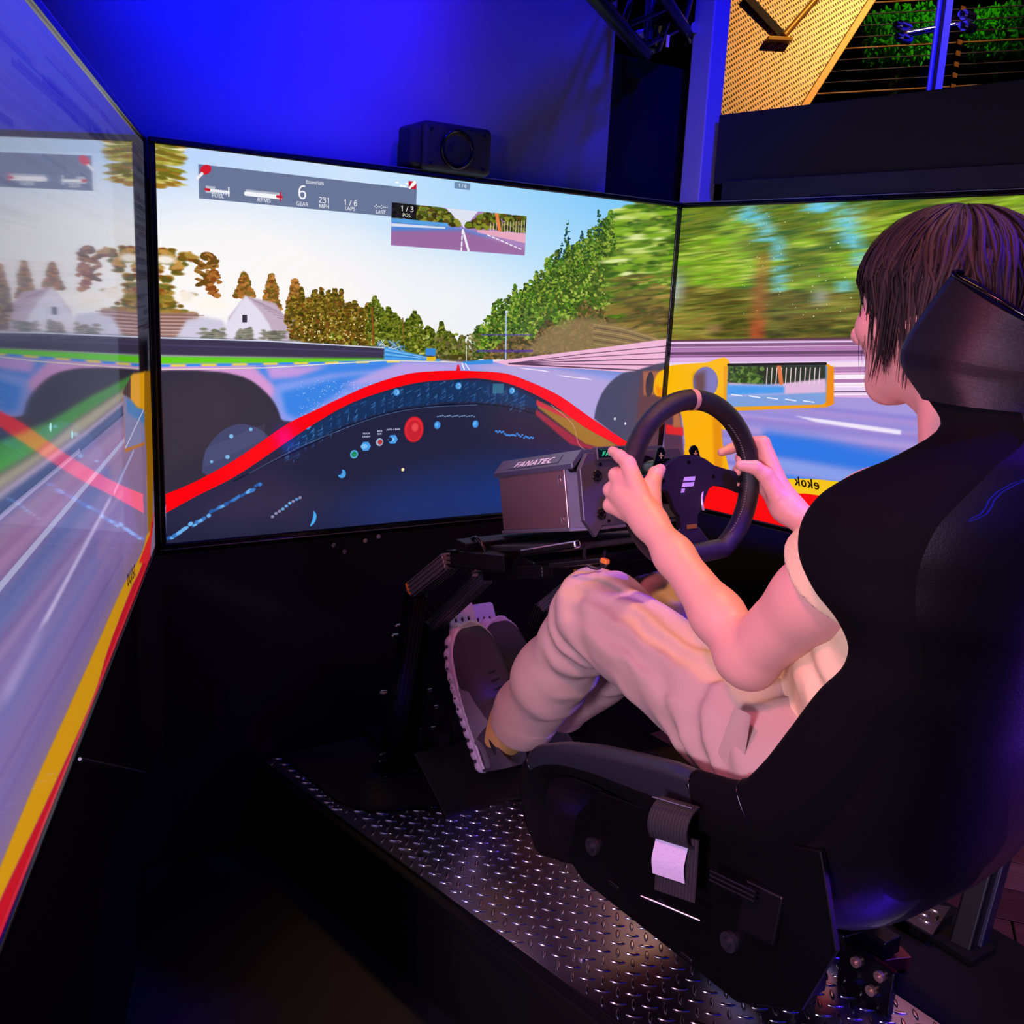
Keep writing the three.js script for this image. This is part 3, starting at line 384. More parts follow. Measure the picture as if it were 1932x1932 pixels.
// ───────────────────────── platform and tread plate ─────────────────────────
const XC = TVW / 2;
struct('wall_kick_front', box(1.50, 0.64, 0.03, 0.60, 0.345, -0.065), mPowder);
struct('trim_5', bar(V(-0.278, 0.650, 0.713), V(-0.080, 0.323, 0.143), 0.0022, 6), mAlu);
struct('wall_kick_left', rbox(1.10, 0.62, 0.03, 0.004, 0.55, 0.33, -0.04).rotateY(AL).translate(-0.0194 - Math.cos(AL) * TVW + 0.0, 0, Math.sin(AL) * TVW), M(0x030304, 0.8, 0, { specularIntensity: 0.3 }));
{
  const t = thing('platform', 'low black platform under the cockpit rig with a thin pale bottom edge', 'platform');
  const deck = poly([[0.185, 0.04], [0.42, -1.42], [1.05, -1.42], [1.02, 0.04]], 0.19, 0.003).rotateX(-Math.PI / 2).translate(0, 0.004, 0);
  mesh('deck', deck, mBlackMatte, t);
  mesh('edge_trim', beam(V(0.186, 0.168, 0.0), V(0.42, 0.168, 1.42), 0.003, 0.004, 0), mSteelDark, t);
}
const mPlate = M(0xb4b2be, 0.27, 1, { bumpMap: fineNoise, bumpScale: 0.00006 });
const mTread = M(0xd6d6e0, 0.16, 1);
const treadGeo = (() => { const g = new THREE.SphereGeometry(1, 12, 4, 0, Math.PI * 2, 0, Math.PI / 2); const p = g.attributes.position; for (let i = 0; i < p.count; i++) { const x = p.getX(i), z = p.getZ(i); p.setXYZ(i, x * 0.0125, Math.min(0.0019, p.getY(i) * 0.0026), z * 0.0034 * (1 - 0.45 * x * x)); } g.computeVertexNormals(); return g; })();
{
  const t = thing('tread_plate', 'polished steel tread plate on the platform floor beside the seat', 'metal plate');
  const pts = [[0.197, -0.035], [0.40, 1.16], [0.425, 1.38], [0.76, 1.30], [0.72, 0.10], [0.62, -0.03]];
  mesh('plate', poly(pts.map(([x, z]) => [x, -z]), 0.004, 0.0005).rotateX(-Math.PI / 2).translate(0, 0.1975, 0), mPlate, t);
  mesh('edge_strip', beam(V(0.1955, 0.2015, -0.035), V(0.3985, 0.2015, 1.16), 0.002, 0.003, 0), M(0xd0d0d8, 0.2, 1), t);
  const inside = (x, z) => { let c = false; for (let i = 0, j = pts.length - 1; i < pts.length; j = i++) { const [a, b] = pts[i], [d, e] = pts[j]; if ((b > z) !== (e > z) && x < (d - a) * (z - b) / (e - b) + a) c = !c; } return c; };
  const P = 0.0316, th = 0.104, ax = [Math.sin(th), Math.cos(th)], bx = [Math.cos(th), -Math.sin(th)], list = [];
  for (let i = -6; i < 50; i++) for (let j = -4; j < 24; j++) for (const k of [0, 1]) {
    const s = (i + k * 0.5) * P, q = (j + k * 0.5) * P, x = 0.19 + s * ax[0] + q * bx[0], z = -0.03 + s * ax[1] + q * bx[1];
    if (inside(x - 0.006, z) && inside(x + 0.006, z) && inside(x, z + 0.006)) list.push([x, z, k]);
  }
  const seen = (x, z) => (z < 0.36 ? x < 0.62 - (0.36 - z) * 0.5 : z < 0.6 ? x < 0.63 : x < 0.56 + (z - 0.6) * 0.12);
  list.sort((a, b) => (seen(b[0], b[1]) - seen(a[0], a[1])) || (Math.hypot(a[0] + 0.45, a[1] - 1.8) - Math.hypot(b[0] + 0.45, b[1] - 1.8)));
  const rest = [];
  list.forEach(([x, z, k], i) => {
    const ry = th + (k ? -1 : 1) * Math.PI / 4 + Math.PI / 2;
    if (i < 300) { const m = mesh('tread', treadGeo, mTread, t); m.position.set(x, 0.2018, z); m.rotation.y = ry; }
    else rest.push(treadGeo.clone().rotateY(ry).translate(x, 0.2018, z));
  });
  const m = mesh('tread_field', rest, mTread, t); m.userData = { kind: 'stuff' };
  for (const [x, z] of [[0.30, 0.44], [0.385, 0.80], [0.228, 0.07], [0.232, 0.20], [0.40, 1.05]]) mesh('screw', cyl(0.006, 0.004, x + 0.012, 0.203, z, 'y', 10), mChrome, t);
}

{ // black mat of the foot well, laid over the front of the plate
  const t = thing('foot_mat', 'black rubber mat in the foot well in front of the bright tread plate', 'mat');
  mesh('mat', poly([[0.232, 0.035], [0.262, -0.20], [0.300, -0.262], [0.60, -0.365], [0.76, -0.40], [0.76, 0.035]].reverse(), 0.003, 0.0006).rotateX(-Math.PI / 2).translate(0, 0.2046, 0), M(0x060607, 0.9), t);
  for (let i = 0; i < 9; i++) mesh('mat_rib', box(0.44, 0.0015, 0.004, 0.50, 0.2088, 0.02 + i * 0.022), M(0x08080a, 0.8), t);
}

// ───────────────────────── cockpit frame ─────────────────────────
function rail(a, b, w, m = mSteelDark, parts = 4) {                 // slotted profile: body and proud ridges
  const g = [beam(a, b, w, w, 0.002)], d = b.clone().sub(a).normalize(), x = V(1, 0, 0), y = d.clone().cross(x).normalize().multiplyScalar(-1);
  for (let i = 0; i < parts; i++) { const o = (i / (parts - 1) - 0.5) * w * 0.8; for (const s of [y]) g.push(beam(a.clone().addScaledVector(x, o).addScaledVector(s, w / 2), b.clone().addScaledVector(x, o).addScaledVector(s, w / 2), w * 0.09, w * 0.12, 0)); }
  for (let i = 0; i < parts; i++) { const o = (i / (parts - 1) - 0.5) * w * 0.8; g.push(beam(a.clone().addScaledVector(y, o).addScaledVector(x, -w / 2), b.clone().addScaledVector(y, o).addScaledVector(x, -w / 2), w * 0.12, w * 0.09, 0)); }
  return g;
}
{
  const t = thing('cockpit_frame', 'black slotted profile frame carrying the steering wheel base and pedals', 'frame');
  const A = (n, a, b, w, m) => mesh(n, rail(a, b, w), m, t);
  const mRailLit = M(0x6c6c74, 0.3, 0.45), mPost = M(0x141418, 0.35, 0.5);  // rails paler than the posts: their bright highlights are put into the colour
  for (const s of [-1, 1]) {
    const x0 = s < 0 ? 0.40 : 0.79, x1 = s < 0 ? 0.465 : 0.73;
    A('upright', V(x0, 0.20, 0.135), V(x0, 0.62, 0.235), 0.032, mPost); A('upright', V(x1, 0.20, 0.07), V(x1, 0.535, 0.195), 0.03, mPost);
    A('rail', V(x0, 0.628, 0.232), V(x0, 0.715, 0.357), 0.03, mRailLit); A('rail', V(x1, 0.535, 0.195), V(x1, 0.682, 0.372), 0.024, mRailLit);
    A('top_rail', V(x1, 0.690, 0.38), V(x1, 0.742, 0.56), 0.022, mPost); A('side_rail', V(x0, 0.725, 0.37), V(x0 + (XC - x0) * 0.25, 0.735, 0.47), 0.03, mPost);
    mesh('end_cap', beam(V(x0, 0.622, 0.224), V(x0, 0.630, 0.2345), 0.031, 0.031, 0.002), M(0xe88a2c, 0.5), t);
    mesh('foot', rbox(0.05, 0.012, 0.07, 0.003, x0, 0.208, 0.13), mPost, t);
  }
  A('cross_rail', V(0.40, 0.740, 0.39), V(0.79, 0.740, 0.39), 0.036, mPost);
  mesh('wheel_deck', rbox(0.30, 0.012, 0.26, 0.004).rotateX(-0.244).translate(XC, 0.764, 0.49), mPowder, t);
  mesh('wheel_deck_brace', beam(V(0.465, 0.735, 0.50), V(0.727, 0.735, 0.50), 0.04, 0.025, 0.004), mPost, t);
  mesh('adjuster_bar', [beam(V(0.44, 0.766, 0.523), V(0.44, 0.8155, 0.668), 0.012, 0.012, 0.003)], mChrome, t);
  mesh('cable_loop', [tube([V(0.43, 0.752, 0.37), V(0.425, 0.764, 0.402), V(0.43, 0.742, 0.425), V(0.437, 0.705, 0.405)], 0.0035, 20, 6)], mBlackGloss, t);
  for (const [y, z] of [[0.706, 0.39], [0.712, 0.405], [0.70, 0.398]]) mesh('bolt', [cyl(0.007, 0.012, 0.423, y, z, 'x', 8)], mChrome, t);
  for (const [x, y, z] of [[0.40, 0.52, 0.185], [0.40, 0.545, 0.20], [0.40, 0.235, 0.14], [0.40, 0.252, 0.145], [0.385, 0.40, 0.17]]) mesh('bolt', [cyl(0.006, 0.012, x - 0.018, y, z, 'x', 8), cyl(0.0035, 0.004, x - 0.025, y, z, 'x', 6)], mChrome, t);
  for (const [x, y, z] of [[0.33, 0.665, 0.00], [0.345, 0.655, 0.02], [0.40, 0.668, 0.0], [0.43, 0.674, 0.0]]) mesh('bolt', [cyl(0.005, 0.01, x, y, z, 'z', 8)], mChrome, t);
  mesh('clip', [tube([V(0.475, 0.802, 0.64), V(0.478, 0.775, 0.642), V(0.492, 0.77, 0.66), V(0.494, 0.80, 0.668)], 0.003, 16, 6)], mSteelDark, t);
  mesh('lower_lever', [beam(V(0.44, 0.764, 0.60), V(0.44, 0.805, 0.728), 0.008, 0.008, 0.002)], mSteelDark, t); mesh('lever_tip', [rbox(0.008, 0.008, 0.014, 0.002, 0.44, 0.806, 0.735)], M(0xe88a2c, 0.5), t);
}
{ // pedals
  const t = thing('pedal_set', 'pedal set with pale drilled metal pads behind the shoes', 'pedals');
  const mPad = M(0xd6cee8, 0.45, 0.15);
  const pad = (x, y, z, w, h) => {
    const s = new THREE.Shape(); const r = 0.008; s.moveTo(-w / 2 + r, 0); s.lineTo(w / 2 - r, 0); s.quadraticCurveTo(w / 2, 0, w / 2, r); s.lineTo(w / 2, h - r); s.quadraticCurveTo(w / 2, h, w / 2 - r, h); s.lineTo(-w / 2 + r, h); s.quadraticCurveTo(-w / 2, h, -w / 2, h - r); s.lineTo(-w / 2, r); s.quadraticCurveTo(-w / 2, 0, -w / 2 + r, 0);
    for (const i of [-1, 0, 1]) for (const j of [0, 1, 2]) { const p = new THREE.Path(); p.absellipse(i * w * 0.26, h - 0.034 - j * 0.022, 0.0042, 0.0056, 0, Math.PI * 2, true); s.holes.push(p); }
    const g = new THREE.ExtrudeGeometry(s, { depth: 0.004, bevelEnabled: true, bevelSize: 0.001, bevelThickness: 0.001, bevelSegments: 1, curveSegments: 6 });
    g.rotateX(-0.5).translate(x, y, z); mesh('pedal_pad', g, mPad, t);
    mesh('pedal_arm', beam(V(x, 0.215, z - 0.04), V(x, y + h * 0.5, z - 0.02), 0.022, 0.012, 0.002), mSteelDark, t);
  };
  pad(0.519, 0.482, 0.238, 0.058, 0.10); pad(0.651, 0.425, 0.112, 0.058, 0.10);
  mesh('base_plate', rbox(0.34, 0.012, 0.24, 0.003, XC, 0.214, 0.06), mPowder, t);
  mesh('heel_rest', rbox(0.36, 0.012, 0.16, 0.003).rotateX(0.5).translate(XC, 0.235, 0.28), mPowder, t);
  mesh('load_cell', [cyl(0.02, 0.09, 0.50, 0.33, 0.13, 'z', 14), rbox(0.05, 0.05, 0.06, 0.004, 0.50, 0.26, 0.10), cyl(0.014, 0.06, 0.475, 0.30, 0.20, 'z', 12)], mSteelDark, t);
  for (const [y, z] of [[0.385, 0.17], [0.36, 0.20], [0.31, 0.19], [0.29, 0.22]]) mesh('bolt', cyl(0.005, 0.01, 0.47, y, z, 'x', 8), mChrome, t);
}
// ───────────────────────── wheel base ─────────────────────────
{
  const t = thing('wheel_base', 'steering wheel motor housing with white FANATEC lettering and a small green display', 'wheel base', [XC, 0.85, 0.46]); t.rotation.x = -0.244;
  const mBrown = M(0x9a7c7c, 0.34, 0.75, { bumpMap: fineNoise, bumpScale: 0.00004 }), mGrey = M(0x787c88, 0.4, 0.5), mVisor = M(0x565c70, 0.35, 0.4), mFront = M(0x55525c, 0.45, 0.5);
  const prof = [[-0.1, -0.095], [-0.1, 0.104], [-0.083, 0.15], [0.083, 0.15], [0.1, 0.104], [0.1, -0.095]];
  mesh('housing', poly(prof.map(([x, z]) => [x, -z]), 0.096, 0.001).rotateX(-Math.PI / 2).translate(0, -0.062, 0), mGrey, t);
  const side = (s) => {
    const g = new THREE.Shape([[-0.094, -0.060], [0.102, -0.0605], [0.102, 0.033], [-0.094, 0.036]].map(([a, b]) => new THREE.Vector2(a, b)));
    for (const [a, b] of [[0.094, 0.018], [0.094, -0.046]]) { const h = new THREE.Path(); h.absellipse(a, b, 0.0036, 0.0048, 0, 7, true); g.holes.push(h); }
    const e = new THREE.ExtrudeGeometry(g, { depth: 0.002, bevelEnabled: true, bevelSize: 0.0006, bevelThickness: 0.0006, bevelSegments: 1 }); e.rotateY(-Math.PI / 2); if (s > 0) e.translate(0.2055, 0, 0);
    e.translate(-0.1013, 0, 0); mesh('side_panel', e, mBrown, t);
    for (const b of [0.016, -0.047]) mesh('screw_frame', [tube([[0.087, b - 0.008], [0.1, b - 0.008], [0.1, b + 0.007], [0.087, b + 0.007]].map(([z, y]) => V(s * 0.1045, y, z)), 0.0006, 24, 5, true)], mGrey, t);
  };
  side(-1); side(1);
  const visor = (s) => { // roof plate folded over the side
    const p = [[0.0, 0.062], [-0.086, 0.062], [-0.107, 0.041], [-0.107, 0.034], [-0.102, 0.036], [-0.083, 0.056], [0, 0.056]].map(([x, y]) => [s * x, y]); if (s > 0) p.reverse();
    return poly(p.reverse(), 0.235, 0.0006).translate(0, 0, -0.105);
  };
  mesh('visor', [visor(-1), visor(1)], mVisor, t);
  mesh('visor_lip', [poly([[-0.104, 0.034], [-0.083, 0.055], [0.083, 0.055], [0.104, 0.034], [0.098, 0.028], [-0.098, 0.028]], 0.02, 0.0006).translate(0, 0, 0.112)], mBlackGloss, t);
  const name = canvasTex(1024, 128, (c, w, h) => { c.fillStyle = '#565c70'; c.fillRect(0, 0, w, h); c.fillStyle = '#ffffff'; c.font = 'italic bold 118px sans-serif'; c.textAlign = 'center'; c.textBaseline = 'middle'; c.save(); c.translate(w / 2, h / 2 + 6); c.scale(1.45, 1); c.fillText('FANATEC', 0, 0); c.restore(); });
  for (const s of [-1, 1]) { const g = new THREE.PlaneGeometry(0.158, 0.0185); g.rotateX(-Math.PI / 4); g.rotateY(s * Math.PI / 2); g.translate(s * 0.0975, 0.0525, 0.008); mesh('lettering', g, M(0xffffff, 0.4, 0.2, { map: name }), t); }
  const fp = [[-0.113, 0.03], [-0.097, 0.054], [0.097, 0.054], [0.113, 0.03], [0.113, -0.05], [0.093, -0.077], [0.079, -0.06], [-0.079, -0.06], [-0.093, -0.077], [-0.113, -0.05]];
  mesh('front_plate', poly(fp.slice().reverse(), 0.008, 0.001).translate(0, 0, 0.15), mFront, t);
  for (const [x, y] of [[-0.081, 0.018], [-0.079, -0.043], [0.081, 0.018], [0.079, -0.043]]) mesh('socket_screw', [new THREE.TorusGeometry(0.0075, 0.002, 6, 16).translate(x, y, 0.159), cyl(0.0045, 0.004, x, y, 0.158, 'z', 6)], mBlackGloss, t);
  for (const [x, y] of [[-0.074, 0.036], [-0.066, -0.055]]) mesh('small_screw', cyl(0.0028, 0.003, x, y, 0.1595, 'z', 6), mBlackGloss, t);
  mesh('bottom_plate', poly([[-0.104, 0.10], [-0.104, -0.106], [-0.086, -0.156], [0.086, -0.156], [0.104, -0.106], [0.104, 0.10]].reverse(), 0.004, 0.0006).rotateX(-Math.PI / 2).translate(0, -0.067, 0), M(0x9a98a4, 0.3, 0.8), t);
  const disp = canvasTex(512, 128, (c, w, h) => { c.fillStyle = '#03120c'; c.fillRect(0, 0, w, h); c.fillStyle = '#48d8a0'; c.font = 'italic bold 84px sans-serif'; c.textAlign = 'center'; c.textBaseline = 'middle'; c.save(); c.translate(w / 2, 76); c.scale(1.15, 1); c.fillText('FANATEC', 0, 0); c.restore(); for (let i = 0; i < 30; i++) { c.fillStyle = '#3ab088'; c.fillRect(20 + i * 15.6, 8 + (i % 3) * 6, 9, 5); } });
  mesh('display_frame', rbox(0.09, 0.022, 0.014, 0.002, -0.036, 0.053, 0.157).translate(0, 0, 0), mFront, t);
  mesh('display', new THREE.PlaneGeometry(0.07, 0.0145).translate(-0.044, 0.0535, 0.1645), M(0x020404, 0.2, 0, { emissive: 0xffffff, emissiveMap: disp, emissiveIntensity: 1 }), t);
  mesh('hub_shaft', [cyl(0.036, 0.09, 0, 0, 0.19, 'z', 28), cyl(0.045, 0.02, 0, 0, 0.17, 'z', 28)], mBlackGloss, t);
}
// ───────────────────────── steering wheel ─────────────────────────
{
  const t = thing('steering_wheel', 'black flat-bottomed racing steering wheel with a tan top marker', 'steering wheel', [XC, 0.915, 0.74]); t.rotation.x = -0.14;
  const mLeather = M(0x0c0c10, 0.42, 0, { bumpMap: fineNoise, bumpScale: 0.0003 }), mHub = M(0x101014, 0.6, 0, { bumpMap: fineNoise, bumpScale: 0.0003 });
  const R = 0.1245, pts = [], N = 72;
  for (let i = 0; i < N; i++) { const a = i / N * Math.PI * 2; let x = R * Math.cos(a), y = R * Math.sin(a); const fl = -0.108; if (y < fl) { y = fl + (y - fl) * 0.12; } pts.push(V(x, y, 0)); }
  mesh('rim', tube(pts, 0.0158, 160, 16, true), mLeather, t);
  const mk = []; for (let i = -3; i <= 3; i++) mk.push(V(0.001 + R * Math.sin(i * 0.0125), R * Math.cos(i * 0.0125), 0)); mesh('top_marker', tube(mk, 0.0163, 10, 16), M(0xc8a07c, 0.55), t);
  const st = []; for (let k = 0; k < 46; k++) { const a = -0.85 + k / 46 * 1.75, q = (aa, o) => { let y = (R - 0.0145) * Math.sin(aa), x = (R - 0.0145) * Math.cos(aa); return V(x + o * -0.001, y, 0.0072 + o * 0.003); }; st.push(tube([q(a, -1), q(a + 0.02, 1)], 0.0005, 2, 4)); st.push(tube([q(a + 0.02, -1), q(a, 1)], 0.0005, 2, 4)); }
  mesh('stitching', st, M(0x9a9488, 0.7), t);
  const half = [[0, 0.040], [0.018, 0.0385], [0.036, 0.032], [0.055, 0.021], [0.082, 0.0135], [0.098, 0.010], [0.113, 0.004], [0.116, -0.012], [0.112, -0.024], [0.098, -0.0185], [0.075, -0.0115], [0.052, -0.0085], [0.043, -0.0125], [0.035, -0.026], [0.029, -0.041], [0.018, -0.052], [0.017, -0.071], [0.023, -0.075], [0.032, -0.086], [0.044, -0.098], [0.03, -0.110], [0, -0.112]];
  mesh('hub_plate', poly([...half, ...half.slice(1, -1).reverse().map(([x, y]) => [-x, y])].reverse(), 0.008, 0.0012).translate(0, 0, -0.017), mHub, t);
  const mF = M(0xc6c4d4, 0.5);
  const bars = [[[-0.0165, 0.0075], [0.0065, 0.0075], [0.005, 0.0012], [-0.019, 0.0012]], [[-0.0195, -0.001], [0.004, -0.001], [0.0025, -0.0072], [-0.0218, -0.0072]], [[-0.022, -0.0096], [-0.0155, -0.0096], [-0.017, -0.0158], [-0.024, -0.0158]]];
  mesh('emblem', bars.map((b) => poly(b.map(([x, y]) => [x + 0.007, y]).reverse(), 0.0006, 0).translate(0, 0, -0.0078)), mF, t);
  const paddle = (s) => { const sh = [[0.026, 0.046], [0.030, 0.052], [0.036, 0.0535], [0.041, 0.050], [0.052, 0.02], [0.04, 0.012]].map(([x, y]) => [s * x, y]); if (s > 0) sh.reverse(); const p = mesh('paddle', poly(sh, 0.003, 0.0008).translate(0, 0, -0.034), mBlackGloss, t);
    mesh('plus_mark', [box(0.0075, 0.002, 0.0006, s * 0.036, 0.041, -0.0295), box(0.002, 0.0095, 0.0006, s * 0.036, 0.041, -0.0295)], M(0xe8c060, 0.5), p); };
  paddle(1); paddle(-1);
  mesh('lever', tube([V(0.034, -0.012, -0.012), V(0.028, -0.022, -0.008), V(0.026, -0.036, -0.006), V(0.028, -0.046, -0.006)], 0.0022, 14, 6), M(0xd8d4e0, 0.3, 0.7), t);
  mesh('badge', [rbox(0.021, 0.0065, 0.002, 0.0005, 0.0045, -0.0695, -0.0075)], M(0xa89038, 0.35, 0.7), t);
  for (const [x, y] of [[0.052, 0.005], [-0.052, 0.005], [0, 0.030]]) mesh('screw', cyl(0.003, 0.002, x, y, -0.0075, 'z', 8), mBlackGloss, t);
}
// ───────────────────────── speaker on the blue panel ─────────────────────────
{
  const t = thing('speaker', 'small black box speaker mounted on the blue panel above the middle screen', 'speaker', [0.575, 1.458, -0.01]);
  const mSp = M(0x15161c, 0.5, 0, { bumpMap: fineNoise, bumpScale: 0.0004 });
  mesh('housing', rbox(0.158, 0.092, 0.07, 0.012, 0.005, 0, 0), mSp, t);
  mesh('side_cheek', rbox(0.03, 0.078, 0.06, 0.010, -0.082, -0.002, -0.006), mSp, t);
  mesh('cone_ring', new THREE.TorusGeometry(0.034, 0.004, 8, 40).translate(0.0, -0.002, 0.037), mBlackGloss, t);
  mesh('cone', new THREE.LatheGeometry([[0, 0.004], [0.012, 0.007], [0.018, 0.0], [0.033, 0.006]].map(([x, y]) => new THREE.Vector2(x, y)), 32).rotateX(Math.PI / 2).translate(0, -0.002, 0.033), mSp, t);
  for (const [x, y] of [[-0.058, 0.03], [-0.058, -0.034], [0.062, 0.03], [0.062, -0.034]]) mesh('screw', cyl(0.003, 0.004, x, y, 0.036, 'z', 8), mBlackGloss, t);
  mesh('bracket', rbox(0.05, 0.02, 0.05, 0.004, 0.03, 0.0, -0.045), mBlackMatte, t);
}

// ───────────────────────── bucket seat (lofted shell with padded cover) ─────────────────────────
{
  const t = thing('racing_seat', 'black winged racing bucket seat with padded leather thigh bolster and headrest', 'seat');
  // stations from the headrest down to the front lip: [wing edge z, y, half width] and [shell centre z, y, flat half width]
  const ST = [
    [1.226, 1.216, 0.150, 1.340, 1.155], [1.210, 1.185, 0.158, 1.338, 1.143], [1.193, 1.145, 0.166, 1.334, 1.128], [1.196, 1.129, 0.168, 1.326, 1.120], [1.222, 1.098, 0.164, 1.326, 1.095], [1.241, 1.074, 0.165, 1.328, 1.070],
    [1.222, 1.043, 0.200, 1.328, 1.045], [1.192, 1.018, 0.230, 1.326, 1.010], [1.172, 0.994, 0.250, 1.324, 0.985], [1.163, 0.966, 0.260, 1.322, 0.955], [1.164, 0.935, 0.260, 1.318, 0.925], [1.184, 0.902, 0.255, 1.312, 0.890],
    [1.205, 0.874, 0.240, 1.304, 0.860], [1.215, 0.847, 0.230, 1.296, 0.828], [1.213, 0.823, 0.230, 1.286, 0.795], [1.186, 0.784, 0.230, 1.270, 0.745], [1.151, 0.721, 0.230, 1.240, 0.665], [1.120, 0.668, 0.230, 1.205, 0.600],
    [1.088, 0.630, 0.230, 1.150, 0.535], [1.024, 0.611, 0.230, 1.075, 0.502], [0.917, 0.584, 0.231, 0.950, 0.492], [0.806, 0.552, 0.233, 0.820, 0.490], [0.728, 0.520, 0.234, 0.740, 0.480], [0.672, 0.485, 0.232, 0.700, 0.450], [0.648, 0.440, 0.230, 0.688, 0.410], [0.660, 0.385, 0.226, 0.698, 0.360], [0.690, 0.345, 0.222, 0.720, 0.325],
  ];
  const crv = (k) => new THREE.CatmullRomCurve3(ST.map((s) => V(s[k[0]], s[k[1]], k.length > 2 ? s[k[2]] : 0)), false, 'centripetal');
  const cE = crv([0, 1, 2]), cS = crv([3, 4]);
  const NT = 110, NU = 44, mCover = M(0x050507, 0.8, 0, { specularIntensity: 0.25, bumpMap: fineNoise, bumpScale: 0.0003 }), mShell = M(0x0a090c, 0.35, 0, { clearcoat: 0.5, clearcoatRoughness: 0.03, bumpMap: fineNoise, bumpScale: 0.0002 });
  const sec = (f) => { const E = cE.getPoint(f), S = cS.getPoint(f); return { E: V(0, E.y, E.x), w: E.z, S: V(0, S.y, S.x) }; };
  // place on the section: a in [-1, 1] from left edge to right edge; off = outward thickness
  const at = (f, a, off) => {
    const { E, w: w0, S } = sec(f), n = E.clone().sub(S), D = n.length() - 0.010, w = w0 - 0.032; n.normalize();
    const q = a * Math.PI / 2, ex = 0.62, h = Math.sign(q) * Math.pow(Math.abs(Math.sin(q)), ex), g = 1 - Math.pow(Math.max(0, Math.cos(q)), ex);
    const out = Math.pow(Math.abs(Math.sin(q)), 3);
    const p = S.clone().addScaledVector(n, D * g - off * (1 - out)); p.x = XC + h * (w + off * out - 0.0); return p;
  };
  const surf = (f0, f1, a0, a1, nf, na, fn, flip) => {
    const pos = [], uv = [], idx = [];
    for (let i = 0; i <= nf; i++) for (let j = 0; j <= na; j++) { const p = fn(f0 + (f1 - f0) * i / nf, a0 + (a1 - a0) * j / na); pos.push(p.x, p.y, p.z); uv.push(j / na * 0.5, i / nf * 1.2); }
    for (let i = 0; i < nf; i++) for (let j = 0; j < na; j++) { const a = i * (na + 1) + j, b = a + 1, c = a + na + 1, d = c + 1; flip ? idx.push(a, c, b, b, c, d) : idx.push(a, b, c, b, d, c); }
    const g = new THREE.BufferGeometry(); g.setAttribute('position', new THREE.Float32BufferAttribute(pos, 3)); g.setAttribute('uv', new THREE.Float32BufferAttribute(uv, 2)); g.setIndex(idx); g.computeVertexNormals(); return g;
  };
  // padded cover: goes over the inner face, round the rim and back along the outside
  const TH = 0.034;
  const cover = (f, b) => { // b in [-1.6, 1.6]: |b|<=1 inner face, beyond wraps to the outside
    const s = Math.sign(b), m = Math.abs(b);
    if (m <= 1) return at(f, b, 0);
    const { E, S } = sec(f), n = E.clone().sub(S).normalize(), k = (m - 1) / 0.6;
    if (k < 0.45) { const an = k / 0.45 * Math.PI, p0 = at(f, s, 0), r = TH / 2; p0.x += s * r * (1 - Math.cos(an)); return p0.addScaledVector(n, r * Math.sin(an) * 0.9); }
    const kk = (k - 0.45) / 0.55; return at(f, s * (1 - 0.42 * kk), TH + 0.000);
  };
  mesh('cover', [surf(0, 1, -1.6, 1.6, NT, 76, cover, false)], mCover, t);
  mesh('back_shell', [surf(0, 1, -0.66, 0.66, NT, 30, (f, a) => at(f, a, TH + 0.004 + 0.055 * Math.exp(-Math.pow((f - 0.70) / 0.10, 2)) * Math.max(0, 1 - Math.pow(a / 0.66, 4))), true)], mShell, t);
  const cap = (f, dirSign) => { // closes the loft's open ends
    const o = []; for (let j = 0; j <= 40; j++) o.push(cover(f, -1.6 + 3.2 * j / 40)); const pos = [], idx = [], c = at(f, 0, TH / 2);
    pos.push(c.x, c.y, c.z); for (const p of o) pos.push(p.x, p.y, p.z);
    const half = o.length; const ring = []; for (let j = 0; j <= 24; j++) ring.push(at(f, 0.58 - 1.16 * j / 24, TH)); for (const p of ring) pos.push(p.x, p.y, p.z);
    const tot = half + ring.length; // strip between inner half and outer half
    const inner = (k) => 1 + Math.round((half - 1) * (0.19 + 0.62 * k)), outer = (k) => 1 + half + Math.round((ring.length - 1) * (1 - k));
    for (let j = 0; j < 24; j++) { const a = inner(j / 24), b = inner((j + 1) / 24), d = outer(j / 24), e = outer((j + 1) / 24); dirSign > 0 ? idx.push(a, b, d, b, e, d) : idx.push(a, d, b, b, d, e); }
    const gL = []; for (const s of [-1, 1]) { const strip = []; for (let j = 0; j <= 12; j++) strip.push([cover(f, s * (0.62 + 0.98 * j / 12)), 0]); const base = pos.length / 3; const cc = at(f, s * 0.85, TH / 2); pos.push(cc.x, cc.y, cc.z); for (const [p] of strip) pos.push(p.x, p.y, p.z); for (let j = 0; j < 12; j++) idx.push(base, base + 1 + j, base + 2 + j); }
    const g = new THREE.BufferGeometry(); g.setAttribute('position', new THREE.Float32BufferAttribute(pos, 3)); g.setIndex(idx); g.computeVertexNormals(); return g;
  };
  mesh('end_cap', cap(0, 1), mCover, t); mesh('end_cap', cap(1, -1), mCover, t);
  // leather pad on the near thigh bolster and seam lines
  const mPad = M(0x23262e, 0.34, 0, { bumpMap: fineNoise, bumpScale: 0.0002 });
  for (const s of [-1, 1]) {
    mesh('bolster_pad', surf(0.735, 0.885, 0.93, 1.34, 50, 14, (f, b) => { const p = cover(f, s * b), c = cover(f, s * 1.12), d = p.clone().sub(at(f, s * 0.9, TH / 2)).normalize(); const e = Math.min(1, Math.min(f - 0.735, 0.885 - f) / 0.012) * Math.sin(Math.PI * (b - 0.93) / 0.41); return p.addScaledVector(d, 0.004 * Math.max(0, e)); }, s < 0 ? false : false), mPad, t);
    mesh('seam', tube(Array.from({ length: 12 }, (_, i) => cover(0.735, s * (0.95 + 0.38 * i / 11))), 0.0014, 24, 5), mBlackGloss, t);
